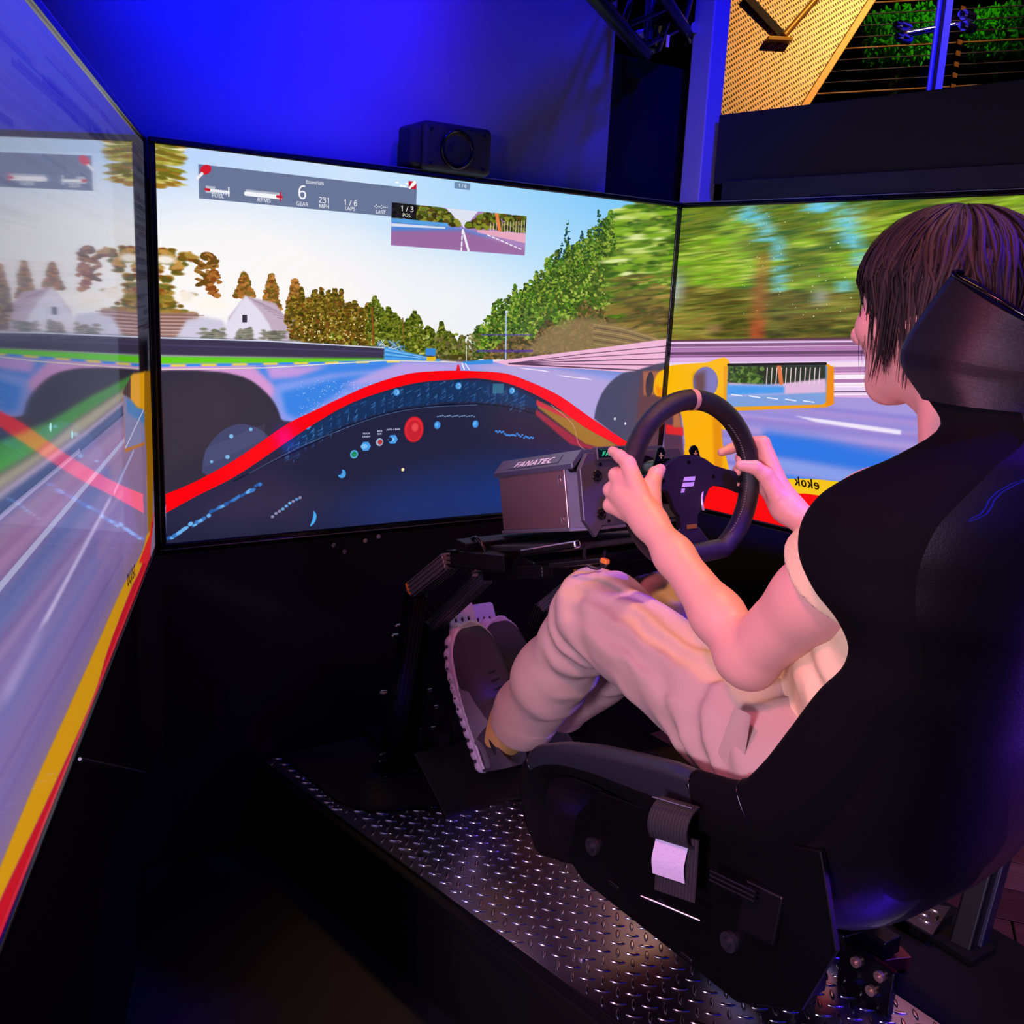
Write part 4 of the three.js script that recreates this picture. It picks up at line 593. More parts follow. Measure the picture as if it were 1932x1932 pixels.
    mesh('seam', tube(Array.from({ length: 12 }, (_, i) => cover(0.885, s * (0.95 + 0.38 * i / 11))), 0.0014, 24, 5), mBlackGloss, t);
    mesh('seam', tube(Array.from({ length: 14 }, (_, i) => cover(0.69, s * (0.9 + 0.45 * i / 13))), 0.0014, 24, 5), mBlackGloss, t);
  }
  // headrest: leather wings with piping
  const mHead = M(0x0b0b0f, 0.36, 0, { bumpMap: fineNoise, bumpScale: 0.0003 });
  for (const s of [-1, 1]) {
    mesh('headrest_wing', surf(0.0, 0.155, 1.0, 1.6, 26, 16, (f, b) => { const p = cover(f, s * b), c = at(f, s * 0.9, TH / 2), d = p.clone().sub(c).normalize(); return p.addScaledVector(d, 0.006); }, s > 0 ? false : false), mHead, t);
    mesh('piping', tube(Array.from({ length: 20 }, (_, i) => { const f = 0.002 + 0.153 * i / 19, p = cover(f, s * 1.1), c = at(f, s * 0.9, TH / 2), d = p.clone().sub(c).normalize(); return p.addScaledVector(d, 0.007); }), 0.0022, 40, 6), mBlackGloss, t);
    mesh('piping', tube(Array.from({ length: 14 }, (_, i) => { const p = cover(0.001, s * (1.10 + 0.50 * i / 13)), c = at(0.04, s * 0.9, TH / 2), d = p.clone().sub(c).normalize(); return p.addScaledVector(d, 0.006); }), 0.0024, 40, 6), mBlackGloss, t);
    mesh('harness_slot', (() => { const f = 0.205, p = at(f, s * 0.42, TH + 0.006), g = new THREE.SphereGeometry(0.024, 20, 12).scale(0.8, 1, 0.2); return g.translate(p.x, p.y, p.z); })(), M(0xf0c8d0, 0.7), t);
  }
  // steel side mounts with slots and bolts, standing on runners
  const mMount = M(0x0b0b0e, 0.4, 0.4);
  for (const s of [-1, 1]) {
    const x = XC + s * 0.205;
    const xr = 0.70 + s * 0.085, pl = poly((s > 0 ? [[-0.765, 0.352], [-0.775, 0.43], [-0.82, 0.48], [-1.05, 0.47], [-1.12, 0.42], [-1.11, 0.348], [-0.80, 0.338]] : [[-0.765, 0.352], [-0.775, 0.43], [-0.82, 0.49], [-1.00, 0.53], [-1.20, 0.60], [-1.235, 0.50], [-1.20, 0.40], [-1.11, 0.348], [-0.80, 0.338]]).map(([z, y]) => [z, y]), 0.006, 0.001).rotateY(Math.PI / 2).translate(x - 0.003, 0, 0);
    mesh('side_mount', pl, mMount, t);
    for (const [z, y] of [[0.82, 0.405], [1.09, 0.42]]) mesh('mount_bolt', [cyl(0.013, 0.008, x + s * 0.006, y, z, 'x', 16), cyl(0.007, 0.006, x + s * 0.012, y, z, 'x', 6)], M(0x50505a, 0.35, 0.8), t);
    for (const [z, y] of [[0.87, 0.37], [1.02, 0.352], [0.97, 0.40]]) mesh('mount_slot', [rbox(0.004, 0.006, 0.022, 0.002, x + s * 0.004, y, z)], mSteelDark, t);
    mesh('runner', [rbox(0.04, 0.03, 0.40, 0.004, xr, 0.245, 0.86), rbox(0.03, 0.14, 0.05, 0.004, xr, 0.32, 0.83), rbox(0.03, 0.14, 0.05, 0.004, xr, 0.32, 1.00), rbox(0.05, 0.03, 0.05, 0.004, xr, 0.216, 0.72), rbox(0.05, 0.03, 0.05, 0.004, xr, 0.216, 1.02)], mMount, t);
  }
}
{ // belt over the near side of the seat
  const t = thing('harness_belt', 'folded black harness belt with a crumpled white paper tag on the seat side', 'belt');
  const mBelt = M(0x16161b, 0.6, 0, { bumpMap: weave, bumpScale: 0.0005 });
  const ribbon = (pts, w, dir, th = 0.003) => { const c = new THREE.CatmullRomCurve3(pts), n = 30, pos = [], idx = [], uv = []; const D = dir.clone().normalize();
    for (let i = 0; i <= n; i++) { const p = c.getPoint(i / n), tg = c.getTangent(i / n), nn = tg.clone().cross(D).normalize(); for (const [a, b] of [[-1, -1], [1, -1], [1, 1], [-1, 1]]) { const q = p.clone().addScaledVector(D, a * w / 2).addScaledVector(nn, b * th / 2); pos.push(q.x, q.y, q.z); uv.push(a * 0.02, i * 0.01); } }
    for (let i = 0; i < n; i++) for (let k = 0; k < 4; k++) { const a = i * 4 + k, b = i * 4 + (k + 1) % 4; idx.push(a, b, a + 4, b, b + 4, a + 4); }
    const g = new THREE.BufferGeometry(); g.setAttribute('position', new THREE.Float32BufferAttribute(pos, 3)); g.setAttribute('uv', new THREE.Float32BufferAttribute(uv, 2)); g.setIndex(idx); return g.toNonIndexed().computeVertexNormals?.() ?? (() => { const h = g.toNonIndexed(); h.computeVertexNormals(); return h; })(); };
  const along = V(0.36, 0.08, 0.93);
  mesh('belt_fold', ribbon([V(0.345, 0.586, 1.025), V(0.327, 0.580, 1.03), V(0.318, 0.564, 1.034), V(0.322, 0.546, 1.036), V(0.334, 0.540, 1.036)], 0.052, along), mBelt, t);
  mesh('paper_tag', ribbon([V(0.334, 0.551, 1.03), V(0.327, 0.535, 1.034), V(0.322, 0.515, 1.036), V(0.324, 0.496, 1.038)], 0.043, along, 0.0008), M(0xded8ee, 0.75, 0, { bumpMap: fineNoise, bumpScale: 0.0012 }), t);
  mesh('belt_end', ribbon([V(0.334, 0.552, 1.038), V(0.332, 0.51, 1.042), V(0.329, 0.475, 1.046)], 0.054, along), mBelt, t);
  mesh('buckle_bar', bar(V(0.30, 0.468, 1.018), V(0.336, 0.462, 1.084), 0.0022), mChrome, t);
  mesh('buckle_edge', bar(V(0.318, 0.5895, 1.004), V(0.338, 0.5925, 1.052), 0.0014), mChrome, t);
  const s1 = thing('seat_slider_box', 'black slider box with ribbed top below the belt on the seat side', 'box');
  mesh('cover_panel', rbox(0.02, 0.062, 0.05, 0.004).rotateZ(-0.18).rotateY(0.25).translate(0.384, 0.490, 1.136), M(0x0c0c12, 0.25), s1);
  for (let i = 0; i < 3; i++) mesh('rib', bar(V(0.352, 0.520 - i * 0.006, 1.078), V(0.362, 0.524 - i * 0.006, 1.14), 0.0018), mSteelDark, s1);
}

// ───────────────────────── signed-distance modelling ─────────────────────────
const smin = (a, b, k) => { const h = Math.max(k - Math.abs(a - b), 0) / k; return Math.min(a, b) - h * h * k * 0.25; };
const smax = (a, b, k) => -smin(-a, -b, k);
// tapered capsule [ax, ay, az, bx, by, bz, ra, rb]
function caps(x, y, z, c) {
  const px = x - c[0], py = y - c[1], pz = z - c[2], bx = c[3] - c[0], by = c[4] - c[1], bz = c[5] - c[2];
  const t = Math.min(1, Math.max(0, (px * bx + py * by + pz * bz) / (bx * bx + by * by + bz * bz + 1e-12)));
  return Math.hypot(px - bx * t, py - by * t, pz - bz * t) - (c[6] + (c[7] - c[6]) * t);
}
const ell = (x, y, z, cx, cy, cz, rx, ry, rz) => { const a = (x - cx) / rx, b = (y - cy) / ry, c = (z - cz) / rz, k0 = Math.hypot(a, b, c), k1 = Math.hypot(a / rx, b / ry, c / rz); return k1 < 1e-9 ? -Math.min(rx, ry, rz) : k0 * (k0 - 1) / k1; };
const chain = (pts) => pts.slice(1).map((p, i) => [...pts[i].slice(0, 3), ...p.slice(0, 3), pts[i][3], p[3]]);
const blend = (list, k) => (x, y, z) => { let d = 1e9; for (const c of list) d = d > 1e8 ? caps(x, y, z, c) : smin(d, caps(x, y, z, c), k); return d; };
function sdfMesh(fn, lo, hi, h) {                                     // surface nets with block skipping
  const n = [0, 1, 2].map((i) => Math.ceil((hi[i] - lo[i]) / h) + 1), [nx, ny, nz] = n, F = new Float32Array(nx * ny * nz), B = 6;
  for (let k = 0; k < nz; k += B) for (let j = 0; j < ny; j += B) for (let i = 0; i < nx; i += B) {
    const c = fn(lo[0] + (i + B / 2) * h, lo[1] + (j + B / 2) * h, lo[2] + (k + B / 2) * h), far = Math.abs(c) > h * B * 1.25;
    for (let kk = k; kk < Math.min(nz, k + B); kk++) for (let jj = j; jj < Math.min(ny, j + B); jj++) for (let ii = i; ii < Math.min(nx, i + B); ii++)
      F[(kk * ny + jj) * nx + ii] = far ? c : fn(lo[0] + ii * h, lo[1] + jj * h, lo[2] + kk * h);
  }
  const id = new Int32Array(nx * ny * nz).fill(-1), pos = [], idx = [], E = [[0, 1], [0, 2], [0, 4], [1, 3], [1, 5], [2, 3], [2, 6], [3, 7], [4, 5], [4, 6], [5, 7], [6, 7]];
  const off = [0, 1, nx, nx + 1, nx * ny, nx * ny + 1, nx * ny + nx, nx * ny + nx + 1];
  for (let k = 0; k < nz - 1; k++) for (let j = 0; j < ny - 1; j++) for (let i = 0; i < nx - 1; i++) {
    const o = (k * ny + j) * nx + i; let m = 0; for (let q = 0; q < 8; q++) if (F[o + off[q]] < 0) m |= 1 << q;
    if (m === 0 || m === 255) continue; let x = 0, y = 0, z = 0, c = 0;
    for (const [a, b] of E) { const fa = F[o + off[a]], fb = F[o + off[b]]; if ((fa < 0) === (fb < 0)) continue; const t = fa / (fa - fb); x += (a & 1) + ((b & 1) - (a & 1)) * t; y += (a >> 1 & 1) + ((b >> 1 & 1) - (a >> 1 & 1)) * t; z += (a >> 2) + ((b >> 2) - (a >> 2)) * t; c++; }
    id[o] = pos.length / 3; pos.push(lo[0] + (i + x / c) * h, lo[1] + (j + y / c) * h, lo[2] + (k + z / c) * h);
  }
  const st = [1, nx, nx * ny];
  for (let k = 1; k < nz - 1; k++) for (let j = 1; j < ny - 1; j++) for (let i = 1; i < nx - 1; i++) {
    const o = (k * ny + j) * nx + i, s = F[o] < 0;
    for (let a = 0; a < 3; a++) { if ((F[o + st[a]] < 0) === s) continue; const u = st[(a + 1) % 3], v = st[(a + 2) % 3], A = id[o], Bq = id[o - u], C = id[o - u - v], D = id[o - v]; if (A < 0 || Bq < 0 || C < 0 || D < 0) continue; s ? idx.push(A, Bq, C, A, C, D) : idx.push(A, C, Bq, A, D, C); }
  }
  const nrm = new Float32Array(pos.length), e = h * 0.6, uv = new Float32Array(pos.length / 3 * 2);
  for (let q = 0; q < pos.length; q += 3) { const [x, y, z] = [pos[q], pos[q + 1], pos[q + 2]], gx = fn(x + e, y, z) - fn(x - e, y, z), gy = fn(x, y + e, z) - fn(x, y - e, z), gz = fn(x, y, z + e) - fn(x, y, z - e), l = Math.hypot(gx, gy, gz) || 1; nrm[q] = gx / l; nrm[q + 1] = gy / l; nrm[q + 2] = gz / l; uv[q / 3 * 2] = x * 1.0 + z * 0.6; uv[q / 3 * 2 + 1] = y + z * 0.4; }
  const g = new THREE.BufferGeometry(); g.setAttribute('position', new THREE.Float32BufferAttribute(pos, 3)); g.setAttribute('normal', new THREE.BufferAttribute(nrm, 3)); g.setAttribute('uv', new THREE.BufferAttribute(uv, 2)); g.setIndex(idx); return g;
}

// ───────────────────────── the driver ─────────────────────────
const driver = thing('person', 'young man with brown hair in cream shirt and tan trousers gripping the racing wheel', 'person');
const HD = V(XC, 1.188, 1.122);                                         // middle of the head
const mSkin = M(0xdfa994, 0.5, 0, { bumpMap: fineNoise, bumpScale: 0.00012, sheen: 0.15 });
const SH = { L: [0.440, 0.955, 1.195], R: [0.752, 0.955, 1.19] }, EL = { L: [0.432, 0.760, 1.030], R: [0.80, 0.765, 0.995] }, WR = { L: [0.458, 0.879, 0.803], R: [0.748, 0.876, 0.797] };
const mixp = (a, b, t) => a.map((v, i) => v + (b[i] - v) * t);
{
  const headFn = (X, Y, Z) => {
    const x = Math.abs(X - HD.x), y = Y - HD.y, z = -(Z - HD.z);       // z forward
    let d = ell(x, y, z, 0, 0.018, -0.008, 0.073, 0.082, 0.092);
    d = smin(d, ell(x, y, z, 0, -0.028, 0.030, 0.060, 0.078, 0.062), 0.03);
    d = smin(d, caps(x, y, z, [0.044, -0.045, -0.002, 0.012, -0.093, 0.058, 0.024, 0.020]), 0.028);
    d = smin(d, ell(x, y, z, 0, -0.094, 0.062, 0.020, 0.019, 0.021), 0.018);
    d = smin(d, caps(x, y, z, [0, 0.012, 0.086, 0, -0.034, 0.108, 0.008, 0.0115]), 0.014);
    d = smin(d, ell(x, y, z, 0, -0.038, 0.111, 0.0115, 0.010, 0.0115), 0.008);
    d = smin(d, ell(x, y, z, 0.011, -0.042, 0.099, 0.0085, 0.0075, 0.011), 0.006);
    d = smin(d, caps(x, y, z, [0.004, 0.016, 0.083, 0.042, 0.014, 0.066, 0.010, 0.010]), 0.016);
    d = smin(d, ell(x, y, z, 0.042, -0.026, 0.056, 0.024, 0.022, 0.026), 0.02);
    d = smax(d, -ell(x, y, z, 0.031, -0.003, 0.091, 0.015, 0.010, 0.012), 0.008);
    d = smin(d, ell(x, y, z, 0.031, -0.004, 0.072, 0.0125, 0.011, 0.0125), 0.003);
    d = smin(d, caps(x, y, z, [0, -0.064, 0.086, 0.018, -0.066, 0.076, 0.0065, 0.004]), 0.006);
    d = smin(d, caps(x, y, z, [0, -0.074, 0.084, 0.015, -0.072, 0.076, 0.0065, 0.004]), 0.006);
    d = smin(d, ell(x, y, z, 0.074, -0.012, -0.008, 0.010, 0.031, 0.018), 0.006);
    // neck
    d = smin(d, caps(x, y, z, [0, -0.05, -0.03, 0, -0.19, -0.062, 0.050, 0.055]), 0.03);
    d = smin(d, caps(x, y, z, [0.0, -0.205, -0.066, 0.13, -0.225, -0.07, 0.042, 0.042]), 0.03);
    d = smin(d, ell(x, y, z, 0, -0.105, 0.008, 0.014, 0.012, 0.012), 0.02);
    return d;
  };
  const hand = (s, w, k, idxTip, thumb, fingers) => {
    const palm = [], fin = [];
    for (const q of k) palm.push([...mixp(w, q, 0.22), ...q, 0.0165, 0.0112]);
    palm.push([...w, ...mixp(k[1], k[2], 0.5).map((v, i) => v + (w[i] - v) * 0.25), 0.0235, 0.017]);
    fingers.forEach((f) => fin.push(chain(f)));
    fin.push(chain(idxTip), chain(thumb));
    return { palm, fin };
  };
  const curl = (q, dx) => [[...q, 0.0114], [q[0] + dx * 0.012, q[1] - 0.001, q[2] - 0.016, 0.0088], [q[0] + dx * 0.027, q[1] - 0.005, q[2] - 0.019, 0.0082], [q[0] + dx * 0.037, q[1] - 0.006, q[2] - 0.010, 0.0072]];
  const kL = [[0.459, 0.952, 0.748], [0.4545, 0.932, 0.729], [0.4515, 0.909, 0.723], [0.4535, 0.886, 0.723]], kR = [[0.7375, 0.970, 0.745], [0.7415, 0.949, 0.741], [0.7420, 0.928, 0.738], [0.7405, 0.908, 0.738]];
  const HL = hand(-1, WR.L, kL, [[...kL[0], 0.0108], [0.4605, 0.959, 0.727, 0.0092], [0.4650, 0.9625, 0.704, 0.0075]], [[0.472, 0.893, 0.790, 0.0155], [0.484, 0.926, 0.774, 0.0125], [0.497, 0.938, 0.766, 0.0108], [0.513, 0.942, 0.757, 0.0085]], kL.slice(1).map((q) => curl(q, 1)));
  const HR = hand(1, WR.R, kR, [[...kR[0], 0.0108], [0.730, 0.968, 0.716, 0.0092], [0.713, 0.956, 0.703, 0.0082], [0.694, 0.950, 0.700, 0.0070]], [[0.732, 0.895, 0.789, 0.0155], [0.716, 0.925, 0.775, 0.0125], [0.702, 0.936, 0.766, 0.0108], [0.684, 0.938, 0.752, 0.0085]], kR.slice(1).map((q) => curl(q, -1)));
  const armFn = (S, E, W, H) => {
    const arm = [[...S, ...mixp(S, E, 0.5), 0.055, 0.045], [...mixp(S, E, 0.5), ...E, 0.045, 0.036], [E[0], E[1] - 0.010, E[2] + 0.012, ...E, 0.022, 0.031], [...E, ...mixp(E, W, 0.28), 0.031, 0.0315], [...mixp(E, W, 0.28), ...mixp(E, W, 0.72), 0.0315, 0.0245], [...mixp(E, W, 0.72), ...W, 0.0245, 0.0210]];
    const a = blend(arm, 0.02), p = blend(H.palm, 0.0075), f = H.fin.map((c) => blend(c, 0.004));
    return (x, y, z) => {
      let d = a(x, y, z); const wx = Math.hypot(x - W[0], y - W[1], z - W[2]);
      if (wx > 0.2) return d;
      let h = p(x, y, z); let g = 1e9; for (const q of f) g = Math.min(g, q(x, y, z)); h = smin(h, g, 0.004); return smin(d, h, 0.018);
    };
  };
  const body = [];
  body.push(sdfMesh(headFn, [XC - 0.215, 0.90, 0.985], [XC + 0.215, 1.31, 1.26], 0.003));
  const aL = armFn(SH.L, EL.L, WR.L, HL), aR = armFn(SH.R, EL.R, WR.R, HR);
  body.push(sdfMesh(aL, [0.34, 0.69, 0.68], [0.54, 1.06, 1.26], 0.0031), sdfMesh(aR, [0.66, 0.69, 0.68], [0.87, 1.06, 1.26], 0.0031));
  // trunk and legs under the clothes keep the figure whole
  const trunk = blend([[XC, 0.62, 1.07, XC, 0.78, 1.15, 0.095, 0.095], [XC, 0.78, 1.15, XC, 0.95, 1.205, 0.095, 0.08], [...SH.L, ...SH.R, 0.05, 0.05], [XC, 0.95, 1.20, XC, 1.03, 1.18, 0.06, 0.05],
    [XC - 0.085, 0.605, 1.05, 0.50, 0.70, 0.64, 0.062, 0.045], [XC + 0.085, 0.60, 1.045, 0.70, 0.645, 0.565, 0.062, 0.045], [0.50, 0.70, 0.64, 0.52, 0.405, 0.392, 0.045, 0.034], [0.70, 0.645, 0.565, 0.655, 0.365, 0.30, 0.045, 0.034]], 0.03);
  body.push(sdfMesh(trunk, [0.36, 0.33, 0.24], [0.84, 1.1, 1.32], 0.012));
  mesh('body', body, mSkin, driver);
  // eyes and brows
  for (const s of [-1, 1]) {
    mesh('eye', [new THREE.SphereGeometry(0.0112, 16, 12).translate(HD.x + s * 0.031, HD.y - 0.004, HD.z - 0.0745)], M(0xe8e2dc, 0.2), driver);
    mesh('iris', [new THREE.SphereGeometry(0.0058, 12, 8).translate(HD.x + s * 0.031, HD.y - 0.004, HD.z - 0.081)], M(0x2a1c14, 0.2), driver);
    mesh('eyelashes', [tube([V(HD.x + s * 0.020, HD.y + 0.003, HD.z - 0.085), V(HD.x + s * 0.031, HD.y + 0.006, HD.z - 0.0875), V(HD.x + s * 0.043, HD.y + 0.001, HD.z - 0.081)], 0.0016, 10, 5)], M(0x1a1210, 0.7), driver);
    mesh('eyebrow', [tube([V(HD.x + s * 0.010, HD.y + 0.018, HD.z - 0.0945), V(HD.x + s * 0.028, HD.y + 0.023, HD.z - 0.0905), V(HD.x + s * 0.046, HD.y + 0.017, HD.z - 0.074)], 0.0028, 12, 5)], M(0x2c1e18, 0.8), driver);
  }
}
{ // hair: a base cap and many tapered locks from the crown
  const mHair = M(0x2a1e1a, 0.62, 0, { specularIntensity: 0.6 }), mHair2 = M(0x140e0c, 0.65, 0, { specularIntensity: 0.5 });
  const c = V(HD.x, HD.y + 0.016, HD.z + 0.006), R = V(0.084, 0.094, 0.107);
  mesh('hair_cap', sdfMesh((x, y, z) => { const X = x - c.x, Y = y - c.y, Z = -(z - c.z); let d = ell(X, Y, Z, 0, 0, 0, R.x, R.y, R.z); const th = Math.atan2(Math.abs(X), Z), line = th < 0.7 ? 0.034 : th < 1.5 ? 0.034 - (th - 0.7) * 0.088 : -0.036 - (th - 1.5) * 0.028; d = smax(d, line - Y, 0.012); return d + 0.004 * (fbm(x * 60, y * 30, z * 60, 2) - 0.5); }, [c.x - 0.1, c.y - 0.11, c.z - 0.12], [c.x + 0.1, c.y + 0.11, c.z + 0.12], 0.0036), mHair2, driver);
  srand(77);
  const groups = [[], [], []];
  const lock = (th, start, endY, lift, r, sway, out, tc = th) => {
    const pts = [], n = 9, wob = rr(-1, 1) * sway;
    let prev = null;
    for (let i = 0; i <= n; i++) {
      const t = i / n, ph = start + (1.62 - start) * Math.min(1, t * 1.15), q = th + (tc - th) * Math.pow(t, 1.4) * 0.85 + wob * t * t + 0.065 * Math.sin(t * 7 + tc * 30) * t;
      const k = 1 + lift * (0.6 + 0.4 * Math.sin(t * 3.1));
      let x = R.x * k * Math.sin(ph) * Math.sin(q), y = R.y * k * Math.cos(ph), z = -R.z * k * Math.sin(ph) * Math.cos(q);
      if (t > 0.7) { const e = (t - 0.7) / 0.3; y = prev.y + (endY - prev.y) * 0.0; y = y + (endY - y) * e; x *= 1 - 0.10 * e + out * e; z *= 1 - 0.06 * e + out * e; }
      prev = { y }; pts.push(V(c.x + x, c.y + y, c.z + z));
    }
    const cv = new THREE.CatmullRomCurve3(pts), S = 10, rad = 5, pos = [], idx = [], uv = [];
    for (let i = 0; i <= S; i++) { const t = i / S, p = cv.getPoint(t), tg = cv.getTangent(t), o = p.clone().sub(c).normalize(), sd = tg.clone().cross(o).normalize(), w = r * (t < 0.15 ? 0.4 + t * 4 : 1.0) * (1 - Math.pow(t, 3) * 0.92); for (let j = 0; j < rad; j++) { const a = j / rad * 6.283; const v = p.clone().addScaledVector(sd, Math.cos(a) * w * 1.5).addScaledVector(o, Math.sin(a) * w * 0.75); pos.push(v.x, v.y, v.z); uv.push(j / rad, t); } }
    for (let i = 0; i < S; i++) for (let j = 0; j < rad; j++) { const a = i * rad + j, b = i * rad + (j + 1) % rad; idx.push(a, b, a + rad, b, b + rad, a + rad); }
    const g = new THREE.BufferGeometry(); g.setAttribute('position', new THREE.Float32BufferAttribute(pos, 3)); g.setAttribute('uv', new THREE.Float32BufferAttribute(uv, 2)); g.setIndex(idx); g.computeVertexNormals(); return g;
  };
  for (let k = 0; k < 150; k++) {
    const tc = rr(-Math.PI, Math.PI), a = Math.abs(tc), e = a < 0.85 ? rr(-0.014, 0.026) : a < 1.3 && tc > 0 ? rr(0.0, 0.02) : a < 1.15 ? rr(-0.045, 0.006) : a < 1.35 ? rr(-0.08, -0.02) : a < 1.9 ? rr(-0.10, -0.045) : rr(-0.11, -0.06), lf = rr(0.0, 0.085), sw = rr(-0.10, 0.12), ou = a < 1.15 ? rr(-0.05, 0.02) : rr(-0.03, 0.06);
    for (let i = 0; i < 11; i++) { const l = lock(tc + rr(-0.17, 0.17), rr(0.02, 1.2), e + rr(-0.008, 0.008), lf + rr(-0.02, 0.02), rr(0.0009, 0.0026), 0.06, ou, tc + sw); groups[(k + (i % 2)) % 3].push(l); }
  }
  for (let i = 0; i < 26; i++) groups[1].push(lock(-rr(0.95, 1.45), rr(0.6, 1.2), rr(-0.105, -0.06), rr(0.0, 0.06), rr(0.0008, 0.0016), 0.3, rr(-0.05, 0.05)));
  for (let i = 0; i < 30; i++) groups[2].push(lock(rr(-1.2, 1.2), rr(0.1, 0.8), rr(0.01, 0.035), rr(0.06, 0.12), rr(0.0004, 0.0008), 0.5, rr(-0.03, 0.03)));
  [mHair, mHair2, M(0x3a2b25, 0.6, 0, { specularIntensity: 0.6 })].forEach((m, i) => { const q = mesh('hair', mergeGeometries(groups[i]), m, driver); });
}
{ // clothes
  const mTrouser = M(0xbca694, 0.82, 0, { bumpMap: weave, bumpScale: 0.00025, sheen: 0.2 }), mShirt = M(0xead2a0, 0.85, 0, { bumpMap: weave, bumpScale: 0.0002 });
  const hipL = [XC - 0.088, 0.612, 1.055], hipR = [XC + 0.088, 0.606, 1.05], kneL = [0.502, 0.693, 0.650], kneR = [0.702, 0.640, 0.572], ankL = [0.519, 0.412, 0.432], ankR = [0.656, 0.392, 0.345];
  const legL = blend([[...hipL, ...kneL, 0.088, 0.066], [...kneL, ...mixp(kneL, ankL, 0.55), 0.064, 0.061], [...mixp(kneL, ankL, 0.55), ...ankL, 0.061, 0.061], [...hipL, XC, 0.63, 1.09, 0.088, 0.11]], 0.03), legR = blend([[...hipR, ...kneR, 0.088, 0.066], [...kneR, ...mixp(kneR, ankR, 0.55), 0.066, 0.072], [...mixp(kneR, ankR, 0.55), ...ankR, 0.072, 0.074], [...hipR, XC, 0.63, 1.09, 0.088, 0.11]], 0.03);
  const along = (x, y, z, A, B) => { const b = [B[0] - A[0], B[1] - A[1], B[2] - A[2]], L = Math.hypot(...b); return ((x - A[0]) * b[0] + (y - A[1]) * b[1] + (z - A[2]) * b[2]) / L; };
  const folds = (x, y, z, hip, kne, ank) => {
    const t = along(x, y, z, hip, kne), L = Math.hypot(kne[0] - hip[0], kne[1] - hip[1], kne[2] - hip[2]), u = along(x, y, z, kne, ank); let f = 0;
    const n = fbm(x * 9, y * 9, z * 9, 3) - 0.45;
    f += 0.0042 * Math.sin((t * 1.0 + (x * 0.9) + (y - 0.65) * -0.9 + n * 0.05) * 92) * Math.exp(-Math.pow((t - 0.08) / 0.10, 2));         // creases fanning from the hip
    f += 0.0035 * Math.sin((x * 1.5 + y * 1.1 + n * 0.12) * 95) * Math.exp(-Math.pow((t - L * 0.62) / 0.13, 2));                              // lengthwise drape on the thigh
    f += 0.0045 * Math.sin((t * 0.8 - y * 0.9 + n * 0.09) * 105) * Math.exp(-Math.pow((t - L + 0.01) / 0.06, 2));                               // behind the knee
    f += 0.0032 * Math.sin((u * 1.0 + y * 0.25 + x * 0.4 + n * 0.10) * 58) * (u > 0.03 ? Math.min(1, (u - 0.03) * 9) : 0) * (u > 0.3 ? 1.25 : 0.7);   // shin
    return f + 0.006 * n;
  };
  const cut = (d, x, y, z, A, B, extra) => smax(d, along(x, y, z, A, B) - Math.hypot(B[0] - A[0], B[1] - A[1], B[2] - A[2]) - extra, 0.006);
  const tr = (leg, hip, kne, ank) => (x, y, z) => { let d = leg(x, y, z); if (d < 0.03) d += folds(x, y, z, hip, kne, ank); const u = along(x, y, z, kne, ank); d = cut(d, x, y, z, kne, ank, 0.0); if (u > 0.22) { const a = caps(x, y, z, [...mixp(kne, ank, 0.5), ...mixp(kne, ank, 1.3), 0.051, 0.053]); if (d < 0.02) d = smax(d, -a, 0.004); } return d; };
  const TL = tr(legL, hipL, kneL, ankL), TR = tr(legR, hipR, kneR, ankR);
  mesh('trousers', [sdfMesh(TL, [XC - 0.25, 0.33, 0.30], [XC + 0.13, 0.83, 1.24], 0.0046), sdfMesh(TR, [XC - 0.13, 0.30, 0.24], [XC + 0.25, 0.83, 1.24], 0.0055)], mTrouser, driver);
  const mThread = M(0xa88c76, 0.8);
  mesh('seam', [tube([V(0.446, 0.645, 0.99), V(0.433, 0.655, 0.86), V(0.437, 0.675, 0.75), V(0.447, 0.672, 0.68)], 0.0012, 30, 5)], mThread, driver);
  // shirt with short sleeves
  const trunkS = blend([[XC, 0.655, 1.09, XC, 0.79, 1.155, 0.128, 0.125], [XC, 0.79, 1.155, XC, 0.94, 1.205, 0.125, 0.095], [...SH.L, ...SH.R, 0.066, 0.066], [XC - 0.09, 0.75, 1.14, XC - 0.10, 0.93, 1.195, 0.075, 0.075], [XC + 0.09, 0.75, 1.14, XC + 0.10, 0.93, 1.195, 0.075, 0.075]], 0.04);
  const sleeve = (S, E) => { const b = mixp(S, E, 0.40), c = [...S, ...b, 0.070, 0.068], hollow = [...mixp(S, E, 0.3), ...mixp(S, E, 0.75), 0.060, 0.060]; return (x, y, z) => { let d = caps(x, y, z, c); d = cut(d, x, y, z, S, b, -0.012); return d < 0.02 ? smax(d, -caps(x, y, z, hollow), 0.003) : d; }; };
  const sl = sleeve(SH.L, EL.L), sr = sleeve(SH.R, EL.R);
  mesh('shirt', sdfMesh((x, y, z) => {
    let d = trunkS(x, y, z); d = smax(d, 0.640 - y + (z - 1.0) * 0.12, 0.01); d = smin(d, smin(sl(x, y, z), sr(x, y, z), 0.002), 0.012);
    d = smax(d, -caps(x, y, z, [XC, 0.97, 1.185, XC, 1.12, 1.165, 0.062, 0.07]), 0.006);
    if (d < 0.03) { const n = fbm(x * 8, y * 8, z * 8, 3) - 0.45; d += 0.0055 * Math.sin((y * 0.75 + z * 0.9 + x * 0.5 + n * 0.16) * 88) * Math.min(1, Math.max(0, (0.90 - y) * 6)) + 0.005 * n; } return d;
  }, [XC - 0.30, 0.60, 0.93], [XC + 0.30, 1.08, 1.345], 0.0046), mShirt, driver);
